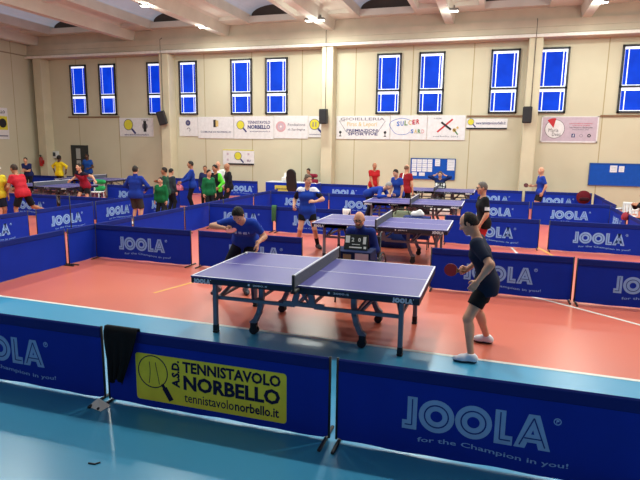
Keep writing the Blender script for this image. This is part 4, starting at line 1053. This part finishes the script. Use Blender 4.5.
o = grid_obj('jacket', [(SDF().cap((-.16, -.02, .36), (.16, -.02, .36), .09, .08, .05).cap((-.12, -.02, .1), (.12, -.02, .12), .1, .09, .06), .018, 0)], [cloth((40, 150, 84))], None, .018)
o.location = (-12.42, 11.13, .46); tag(o, 'green jacket hung over the white chair right of the player in maroon', 'jacket')
r = thing('pole', 'thin black upright pole in front of the left corridor\'s lettered barrier', 'pole', (-8.36, 4.98, 0)); 
MB().tube([(0, 0, .02), (0, 0, 1.02)], .014, 8).build('shaft', BLACK, r); MB().disc((0, 0, .012), .13, 'z', .024, 20).build('base', BLACK, r)
bag('sports_bag', 'white bag under the left table beside the player in maroon', -12.55, 9.9, 0, .5, .34, .45, (214, 214, 218))
bag('sports_bag', 'dark bag with white towel under the left table', -13.6, 10.3, 0, .6, .34, .4, (40, 40, 46))

# --- organisers' desk by the pillar
r = thing('organisers_desk', 'long blue-covered desk with a yellow banner against the back wall, left of the pillar', 'desk', (-6.2, 15.75, 0))
MB().b2((-1.15, -.35, .70), (1.15, .35, .74), bev=.01).build('desk_top', mat('desk_white', (210, 212, 220), .5), r)
MB().b2((-1.15, -.36, .02), (1.15, -.34, .72)).b2((-1.15, -.35, .02), (-1.13, .35, .70)).b2((1.13, -.35, .02), (1.15, .35, .70)).build('cloth_skirt', BLUE, r)
m = MB().b2((-.72, -.368, .32), (.12, -.362, .60)); text(m, 'tennistavolo', -.66, .06, .42, .5, -.37, 1, .02); m.build('yellow_banner', [mat('pale_yellow', (196, 190, 84), .7), NAVY], r)
chair('high-backed black office chair at the organisers\' desk', -5.86, 14.95, (.1, 1), (20, 20, 24), True, group='spectator chairs')
r = thing('laptop', 'dark laptop on the organisers\' desk', 'laptop', (-6.3, 15.7, .74), math.pi)
MB().b2((-.17, -.12, 0), (.17, .12, .018), bev=.004).build('keyboard_base', mat('laptop_grey', (60, 70, 66), .4), r); MB().box((0, .14, .12), (.34, .012, .22), 0, Matrix.Rotation(math.radians(-12), 3, 'X')).build('screen', mat('laptop_lid', (40, 56, 50), .4), r)
r = thing('printer', 'small white printer at the left end of the organisers\' desk', 'printer', (-6.55, 15.75, .74))
MB().b2((-.16, -.15, 0), (.16, .15, .2), bev=.03).build('printer_body', mat('printer_white', (222, 220, 216), .4), r); MB().box((0, .12, .28), (.26, .01, .2), 0, Matrix.Rotation(math.radians(-18), 3, 'X')).build('paper_tray', mat('paper', (235, 232, 226), .7), r)
chair('dark chair behind the organisers\' desk', -5.62, 16.5, (0, -1), (50, 50, 56))
who('dark-haired person in black seated behind the organisers\' desk', (-5.62, 16.47), (-.3, -.95), 1.7, pose=dict(hip=(0, 0, .56), lf=(-.13, .42), rf=(.13, .42), lean=14, lean2=8, head=(18, 0), lh=(-.1, .4, .78), rh=(.1, .4, .78)), top=(34, 34, 40), sleeve=2, bottom=(26, 26, 34), leg=2, hair='short', hair_rgb=(46, 36, 30), skin='tan', fine=1.6)
o = grid_obj('jacket', [(SDF().cap((-.12, 0, .3), (.12, 0, .3), .09, .08, .05).cap((-.12, 0, .05), (.12, 0, .06), .12, .1, .06).cut((0, 0, -1), (0, 0, 0)), .018, 0)], [cloth((120, 30, 52))], None, .018)
o.location = (-5.25, 15.6, .74); tag(o, 'maroon jacket bundled at the right end of the organisers\' desk', 'jacket')

# ------------------------------------------------------------------ cloths on barriers
def drape(label, x, y, wd, z0, rgb, rz=0.0, taper=.5, name='towel'):
    """cloth folded over a barrier's top rail, hanging lower in front"""
    vs, fs = [], []; n, m = 16, 14; zt = .712
    for side_ in (1, -1):
        pass
    prof = [(.03, zt-.18), (.026, zt-.05), (.015, zt+.012), (-.015, zt+.014), (-.028, zt-.03)]+[(-.03, zt-.03-(zt-.03-z0)*t) for t in np.linspace(.1, 1, m)]
    for j, (yy_, z) in enumerate(prof):
        t = max(0, (zt-z)/(zt-z0)) if j > 3 else 0
        w_ = wd*(1-taper*t**1.4)
        for i in range(n+1):
            u = i/n-.5
            vs.append((u*w_-wd*.5*taper*.6*t**1.4, yy_-.022*t*(1+math.sin(u*21+z*7)) - .004, z+.03*t*math.sin(u*9)))
    k = n+1
    for j in range(len(prof)-1):
        for i in range(n): fs.append((j*k+i, j*k+i+1, (j+1)*k+i+1, (j+1)*k+i))
    me = MB().add(vs, fs, 0, True).mesh(name, cloth(rgb)); o = link(name, me)
    sm = o.modifiers.new('thick', 'SOLIDIFY'); sm.thickness = .008
    o.location = (x, y, 0); o.rotation_euler.z = rz
    return tag(o, label, 'towel' if name == 'towel' else 'jacket')
drape('black jacket slung over the post left of the yellow club sign', -1.0, -2.585, .34, .24, (22, 22, 26), 0, .6, 'jacket')
drape('green towel hanging on the barrier post behind the server in blue', -3.5, 7.03, .13, .3, (66, 110, 74), 0, .1)
drape('white towel hanging on a barrier behind the second table\'s left end', -1.5, 7.03, .2, .52, (228, 226, 224), 0, .7)
o = MB().box((0, 0, .005), (.06, .008, .01), 0, Matrix.Rotation(.1, 3, 'Z')).box((.036, .02, .005), (.034, .008, .01), 0, Matrix.Rotation(.9, 3, 'Z')).build('clip', BLACK); o.location = (-.64, -3.46, 0); tag(o, 'small dark clip lying on the blue floor at bottom left', 'clip')
o = MB().add([(-.09, -.02, .003), (.08, -.06, .003), (.1, .05, .01), (-.02, .04, .07), (-.06, .06, .02)], [(0, 1, 3), (1, 2, 3), (0, 3, 4), (3, 2, 4), (0, 4, 2, 1)]).build('paper_scrap', mat('paper', (235, 232, 226), .7)); o.location = (-1.2, -2.72, 0); tag(o, 'crumpled white paper at the barrier foot below the black jacket', 'paper')

# ------------------------------------------------------------------ banners on the back wall
YB = WALL_Y-.03
WHT = mat('banner_white', (222, 220, 222), .7, .2); GRY = mat('print_grey', (120, 116, 130), .7); NVY = mat('print_navy', (44, 48, 110), .7); YLW = mat('racket_yellow', (214, 206, 60), .7)
PNK = mat('print_pink', (206, 160, 166), .7); RED = mat('print_red', (190, 40, 50), .7); GLD = mat('print_gold', (206, 178, 110), .7); BLK2 = mat('print_black', (30, 30, 36), .7); GRN = mat('print_green', (70, 130, 70), .7); LBL = mat('print_blue', (60, 110, 190), .7); MAG = mat('print_mauve', (190, 172, 186), .7)
BM = [WHT, GRY, NVY, YLW, PNK, RED, GLD, BLK2, GRN, LBL, MAG]
W_, G_, N_, Y_, K_, R_, D_, B_, E_, L_, M_ = range(11)
def banner(label, x0, x1, z0, z1, base=W_, name='banner', th=.012):
    o = thing(name, label, 'banner', ((x0+x1)/2, YB, (z0+z1)/2), 0, 'banners on the back wall')
    MB().b2((-(x1-x0)/2, -th/2, -(z1-z0)/2), ((x1-x0)/2, th/2+.015, (z1-z0)/2)).build('sheet', BM[base], o)
    m = MB()
    return o, m, -th/2-.003, (x1-x0)/2, (z1-z0)/2
def racket(m, y, cx, cz, r, mi=Y_, ring=N_):
    m.disc((cx, y, cz), r, 'y', .003, 26, mi); m.disc((cx, y-.002, cz), r, 'y', .003, 26, ring, ri=r*.9)
    m.beam((cx+r*.7, y-.002, cz-r*.75), (cx+r*1.5, y-.002, cz-r*1.6), r*.36, .003, ring, up=(0, 1, 0))
def fin(o, m): m.build('lettering', BM, o)
o, m, y, hw, hh = banner('small white banner with yellow racket between windows at the left', -15.9, -13.95, 2.62, 3.52)
racket(m, y, -.45, .12, .27); m.disc((.5, y, .05), .16, 'y', .003, 20, G_, ri=.06); m.b2((.42, y, -.22), (.58, y-.002, .3), B_); text(m, 'COMUNE', .3, .7, .3, .38, y-.002, G_, .01); text(m, 'www.tennistavolonorbello.it', -.7, .7, -.4, -.31, y-.002, N_, .01); fin(o, m)
o, m, y, hw, hh = banner('narrow white banner with a round blue crest, first right of the left pillar', -12.5, -11.5, 2.66, 3.54)
m.disc((-.02, y, .18), .13, 'y', .003, 20, N_); m.disc((-.02, y-.002, .18), .07, 'y', .003, 14, G_); m.disc((0, y, -.14), .1, 'y', .003, 14, G_, ri=.07, a0=-1, a1=3); fin(o, m)
o, m, y, hw, hh = banner('white banner with a dark and gold crest above one line of text', -11.48, -9.62, 2.57, 3.56)
m.b2((-.12, y, .02), (.04, y-.002, .36), B_); m.b2((.0, y, .05), (.14, y-.003, .33), D_); text(m, 'COMUNE DI NORBELLO', -.8, .8, -.24, -.16, y-.002, N_, .01); fin(o, m)
o, m, y, hw, hh = banner('white club banner with yellow racket and navy club name', -9.6, -7.62, 2.56, 3.58)
racket(m, y, -.66, .12, .2); text(m, 'TENNISTAVOLO', -.3, .82, .17, .31, y-.002, N_, .02); text(m, 'NORBELLO', -.3, .82, -.06, .12, y-.002, N_, .04); text(m, 'tennistavolonorbello.it', -.2, .82, -.2, -.13, y-.002, N_, .005); fin(o, m)
o, m, y, hw, hh = banner('white banner with a pink disc beside two lines of text', -7.6, -5.98, 2.6, 3.6)
m.disc((-.48, y, .02), .24, 'y', .003, 26, K_); m.disc((-.48, y-.002, .02), .15, 'y', .003, 22, M_, ri=.08); m.disc((-.48, y-.003, .02), .05, 'y', .003, 12, W_); text(m, 'Fondazione', -.14, .68, .05, .17, y-.002, G_, .01); text(m, 'di Sardegna', -.14, .68, -.18, -.05, y-.002, G_, .01); fin(o, m)
o, m, y, hw, hh = banner('white square banner filled by a yellow racket, just left of the middle pillar', -5.96, -5.3, 2.66, 3.58)
racket(m, y, -.04, .1, .24); m.b2((-.13, y-.004, .0), (-.08, y-.006, .2), G_); m.b2((.0, y-.004, .0), (.05, y-.006, .2), G_); text(m, 'www.tennistavolonorbello.it', -.28, .28, -.36, -.3, y-.002, N_, .01); fin(o, m)
o, m, y, hw, hh = banner('small white sign with yellow racket on the wall above the huddled group', -10.2, -8.6, 1.36, 2.06, name='sign')
racket(m, y, -.02, .06, .19); m.b2((-.55, y, -.35), (.8, y-.003, -.28), B_); m.b2((-.8, y, .31), (.8, y-.003, .35), Y_)
for u, v in ((-.55, .15), (-.55, -.12), (.52, .15), (.5, -.14)): m.b2((u-.05, y, v-.05), (u+.05, y-.002, v+.05), M_)
text(m, 'FITeT', .44, .64, -.2, -.12, y-.002, N_, .01); fin(o, m)
o, m, y, hw, hh = banner('long white jeweller\'s banner with gold script between black outlines, right of the middle pillar', -4.66, -2.3, 2.6, 3.58)
text(m, 'GIOIELLERIA', -1.0, .95, .3, .42, y-.002, G_, .01)
for a, b in (((-1.05, .28), (-.72, -.2)), ((.98, .28), (.66, -.2)), ((-.72, -.2), (.66, -.2)), ((-1.05, .28), (-.8, .28))): m.beam((a[0], y, a[1]), (b[0], y, b[1]), .02, .003, G_, up=(0, 1, 0))
text(m, 'Piras & Lepori', -.7, .62, .0, .24, y-.002, D_, .005); text(m, 'PREMIAZIONI', -.72, .68, -.18, -.06, y-.002, N_, .02); text(m, 'SPORTIVE', -.66, .66, -.33, -.22, y-.002, N_, .02)
for u in (-1.0, .98): m.disc((u, y, -.2), .06, 'y', .003, 12, B_); m.b2((u-.015, y, -.36), (u+.015, y-.002, -.22), B_); m.b2((u-.05, y, -.38), (u+.05, y-.002, -.34), B_)
fin(o, m)
o, m, y, hw, hh = banner('white banner with multicoloured letters inside a blue loop', -2.28, -.75, 2.6, 3.6)
pp = [(-.28+.5*math.cos(t)*(1+.12*math.sin(3*t)), .04+.34*math.sin(t)) for t in np.linspace(.3, 5.6, 26)]
for a, b in zip(pp, pp[1:]): m.beam((a[0], y, a[1]), (b[0], y, b[1]), .018, .003, L_, up=(0, 1, 0))
for i, (ch, c) in enumerate(zip('SULCER', (L_, L_, E_, D_, R_, R_))): text(m, ch, -.5+.165*i, -.5+.165*i+.13, .05+.018*i, .25+.018*i, y-.004, c, .03)
for i, (ch, c) in enumerate(zip('SARD', (L_, D_, E_, K_))): text(m, ch, .1+.15*i, .1+.15*i+.12, -.24, -.07, y-.004, c, .03)
fin(o, m)
o, m, y, hw, hh = banner('white banner with crossed dark red brushes over a small orange figure', -.73, .8, 2.6, 3.6)
m.beam((-.35, y, -.18), (.25, y, .34), .07, .003, R_, up=(0, 1, 0)); m.beam((-.2, y-.003, .22), (.2, y-.003, -.08), .08, .003, B_, up=(0, 1, 0)); m.disc((.34, y, -.1), .08, 'y', .003, 14, D_); m.beam((.3, y, -.05), (.48, y, -.28), .05, .003, E_, up=(0, 1, 0)); m.disc((.46, y, .0), .05, 'y', .003, 12, D_)
text(m, 'IL SALONE', -.5, -.2, .34, .4, y-.002, G_, .01); text(m, 'norbello (or)', -.5, .5, -.4, -.32, y-.002, G_, .005)
fin(o, m)
o, m, y, hw, hh = banner('thin white banner strip with a web address and dark lower edge', .84, 2.42, 3.04, 3.46)
racket(m, y, -.62, .08, .13); text(m, 'www.tennistavolonorbello.it', -.42, .72, -.02, .1, y-.002, N_, .015); m.b2((-.79, y, -.21), (.79, y-.003, -.15), NVY and B_); fin(o, m)
o, m, y, hw, hh = banner('grey-pink banner with a white disc and dark red wedge, above the bald player', 3.68, 5.72, 2.55, 3.54, M_)
m.disc((-.52, y, .02), .36, 'y', .003, 32, B_); m.disc((-.52, y-.002, .02), .345, 'y', .003, 32, W_); m.disc((-.57, y-.004, .06), .37, 'y', .003, 10, R_, a0=1.35, a1=2.25)
text(m, 'Maria', -.74, -.38, -.1, .04, y-.005, B_, .0); text(m, 'Dessi', -.6, -.3, -.25, -.12, y-.005, B_, .0)
for i, (a, b, c) in enumerate(((0, .8, R_), (.1, .72, R_), (.0, .82, B_), (.12, .7, G_))): text(m, ('parrucchiera estetica', 'trucco e unghie', 'Via Vittorio Emanuele', 'Norbello tel.')[i], a, b, .2-.075*i, .25-.075*i, y-.002, c, .01)
m.b2((.1, y, -.3), (.22, y-.003, -.16), NVY and N_); text(m, 'f', .14, .19, -.29, -.18, y-.006, W_, .03); m.disc((.44, y, -.23), .06, 'y', .003, 14, G_, ri=.045); m.disc((.72, y, -.23), .065, 'y', .003, 14, B_, ri=.03)
for q in (((-hw, -hh), (hw, -hh+.05)), ((-hw, hh-.03), (hw, hh)), ((-hw, -hh), (-hw+.05, hh)), ((hw-.05, -hh), (hw, hh))): m.b2((q[0][0], y+.001, q[0][1]), (q[1][0], y-.001, q[1][1]), W_)
fin(o, m)
# sign on the left wall
o = thing('banner', 'white and yellow sign on the left wall, cut by the picture edge', 'banner', (WALL_X+.03, 14.55, 3.15), math.pi/2, 'banners on the back wall')
MB().b2((-.75, -.01, -.75), (.45, .02, .75)).build('sheet', WHT, o); m = MB(); m.b2((-.75, -.014, -.3), (.4, -.01, .35), Y_); m.disc((.12, -.016, .02), .22, 'y', .004, 20, B_); text(m, 'NORBELLO', -.6, .3, .48, .62, -.015, B_, .03); m.b2((-.75, -.014, -.62), (.38, -.01, -.56), G_); fin(o, m)

# ------------------------------------------------------------------ noticeboards
BRD = mat('noticeboard_blue', (18, 78, 176), .7, .2); PAP = mat('notice_white', (222, 224, 232), .7)
def board(label, x0, x1, z0, z1, papers):
    o = thing('noticeboard', label, 'noticeboard', ((x0+x1)/2, WALL_Y-.03, (z0+z1)/2), 0, 'blue noticeboards'); hw, hh = (x1-x0)/2, (z1-z0)/2
    MB().b2((-hw, -.01, -hh), (hw, .03, hh)).build('panel', BRD, o)
    m = MB()
    for q in (((-hw, -hh), (hw, -hh+.03)), ((-hw, hh-.03), (hw, hh)), ((-hw, -hh), (-hw+.03, hh)), ((hw-.03, -hh), (hw, hh))): m.b2((q[0][0], -.025, q[0][1]), (q[1][0], .03, q[1][1]))
    m.build('frame', mat('board_frame', (40, 84, 160), .5), o)
    for u0, u1, v0, v1 in papers:
        m = MB().b2((-hw+u0*2*hw, -.016, -hh+v0*2*hh), (-hw+u1*2*hw, -.011, -hh+v1*2*hh))
        k = max(2, int((v1-v0)*14))
        for i in range(1, k):
            z = -hh+(v0+(v1-v0)*i/k)*2*hh; m.b2((-hw+(u0+.015)*2*hw, -.0175, z-.004), (-hw+(u1-.015)*2*hw, -.016, z+.004), 1)
        m.build('paper', [PAP, GRY], o)
    return o
cells = [(.03+.118*i, .135+.118*i, .36+.2*j, .545+.2*j) for i in range(4) for j in range(3)]
board('blue noticeboard nearly covered with white papers at its left', -1.36, .5, .96, 1.84, cells+[(.04, .15, .16, .32), (.2, .33, .16, .32), (.55, .66, .64, .97), (.82, .98, .45, .97)])
board('long blue noticeboard with two small papers at the far right', 5.54, 8.6, .93, 1.79, [(.235, .315, .6, .9), (.335, .395, .62, .88)])
# ------------------------------------------------------------------ loudspeakers, extinguisher, boxes
SPK = mat('speaker_black', (22, 22, 26), .5)
def speaker(label, x, y, z, tilt, rz, wd=.33, roll=0.0):
    o = thing('loudspeaker', label, 'loudspeaker', (x, y, z), rz, 'loudspeakers on the pillars'); R1 = Matrix.Rotation(roll, 3, 'Y') @ Matrix.Rotation(tilt, 3, 'X')
    MB().box((0, 0, 0), (wd, .3, .62), 0, R1, .03).build('cabinet', SPK, o); MB().box(R1 @ Vector((0, -.155, 0)), (wd*.86, .012, .54), 0, R1, .004).build('grille', mat('grille', (34, 34, 38), .7, nscale=120, noise=.3), o)
    MB().tube([(0, .1, .1), (0, .24, .12)], .03, 8).b2((-.06, .235, .02), (.06, .25, .22)).build('bracket', BLACK, o)
speaker('black tilted loudspeaker on the left pillar', -12.9, 16.14, 3.47, .2, .3, .36, -.22)
speaker('black loudspeaker on the middle pillar', -5.0, 16.14, 3.52, .05, 0)
speaker('black loudspeaker on the right pillar', 3.1, 16.14, 3.56, .05, -.1)
for x, l in ((-13.0, 'left'), (-5.0, 'middle'), (3.22, 'right')):
    tag(MB().tube([(x, 16.4, 3.8), (x, 16.4, 6.38)], .012, 6).tube([(x, 16.34, 6.42), (x, 16.34, 7.0), (x, 16.5, 7.1)], .012, 6).build('cable', mat('cable_grey', (86, 80, 76), .6)), 'thin grey cable running up the %s pillar above the loudspeaker' % l, 'cable', 'pillar cables')
o = thing('fire_extinguisher', 'red fire extinguisher on the wall in the far left corner', 'fire extinguisher', (-20.3, 16.3, 1.06))
MB().tube([(0, 0, 0), (0, 0, .02), (0, 0, .42), (0, 0, .48)], [.07, .085, .085, .035], 14).build('cylinder', mat('extinguisher_red', (176, 30, 34), .35), o); MB().tube([(0, 0, .47), (0, 0, .55)], .02, 8).b2((-.02, -.09, .54), (.02, .05, .57)).build('valve', BLACK, o); MB().tube([(0, -.05, .53), (.1, -.08, .45), (.1, -.06, .15)], .012, 8).build('hose', BLACK, o); MB().b2((-.1, .07, .1), (.1, .11, .3)).build('bracket', mat('extinguisher_red', (176, 30, 34), .35), o)
o = thing('wall_box', 'white electric box on the wall right of the fire extinguisher', 'box', (-20.0, 16.9, 1.64)); MB().b2((-.25, -.08, -.18), (.25, .1, .18), bev=.02).build('case', mat('box_white', (214, 216, 216), .5), o); MB().b2((.0, -.09, -.08), (.16, -.08, .12)).build('display', mat('display', (50, 60, 70), .4), o)
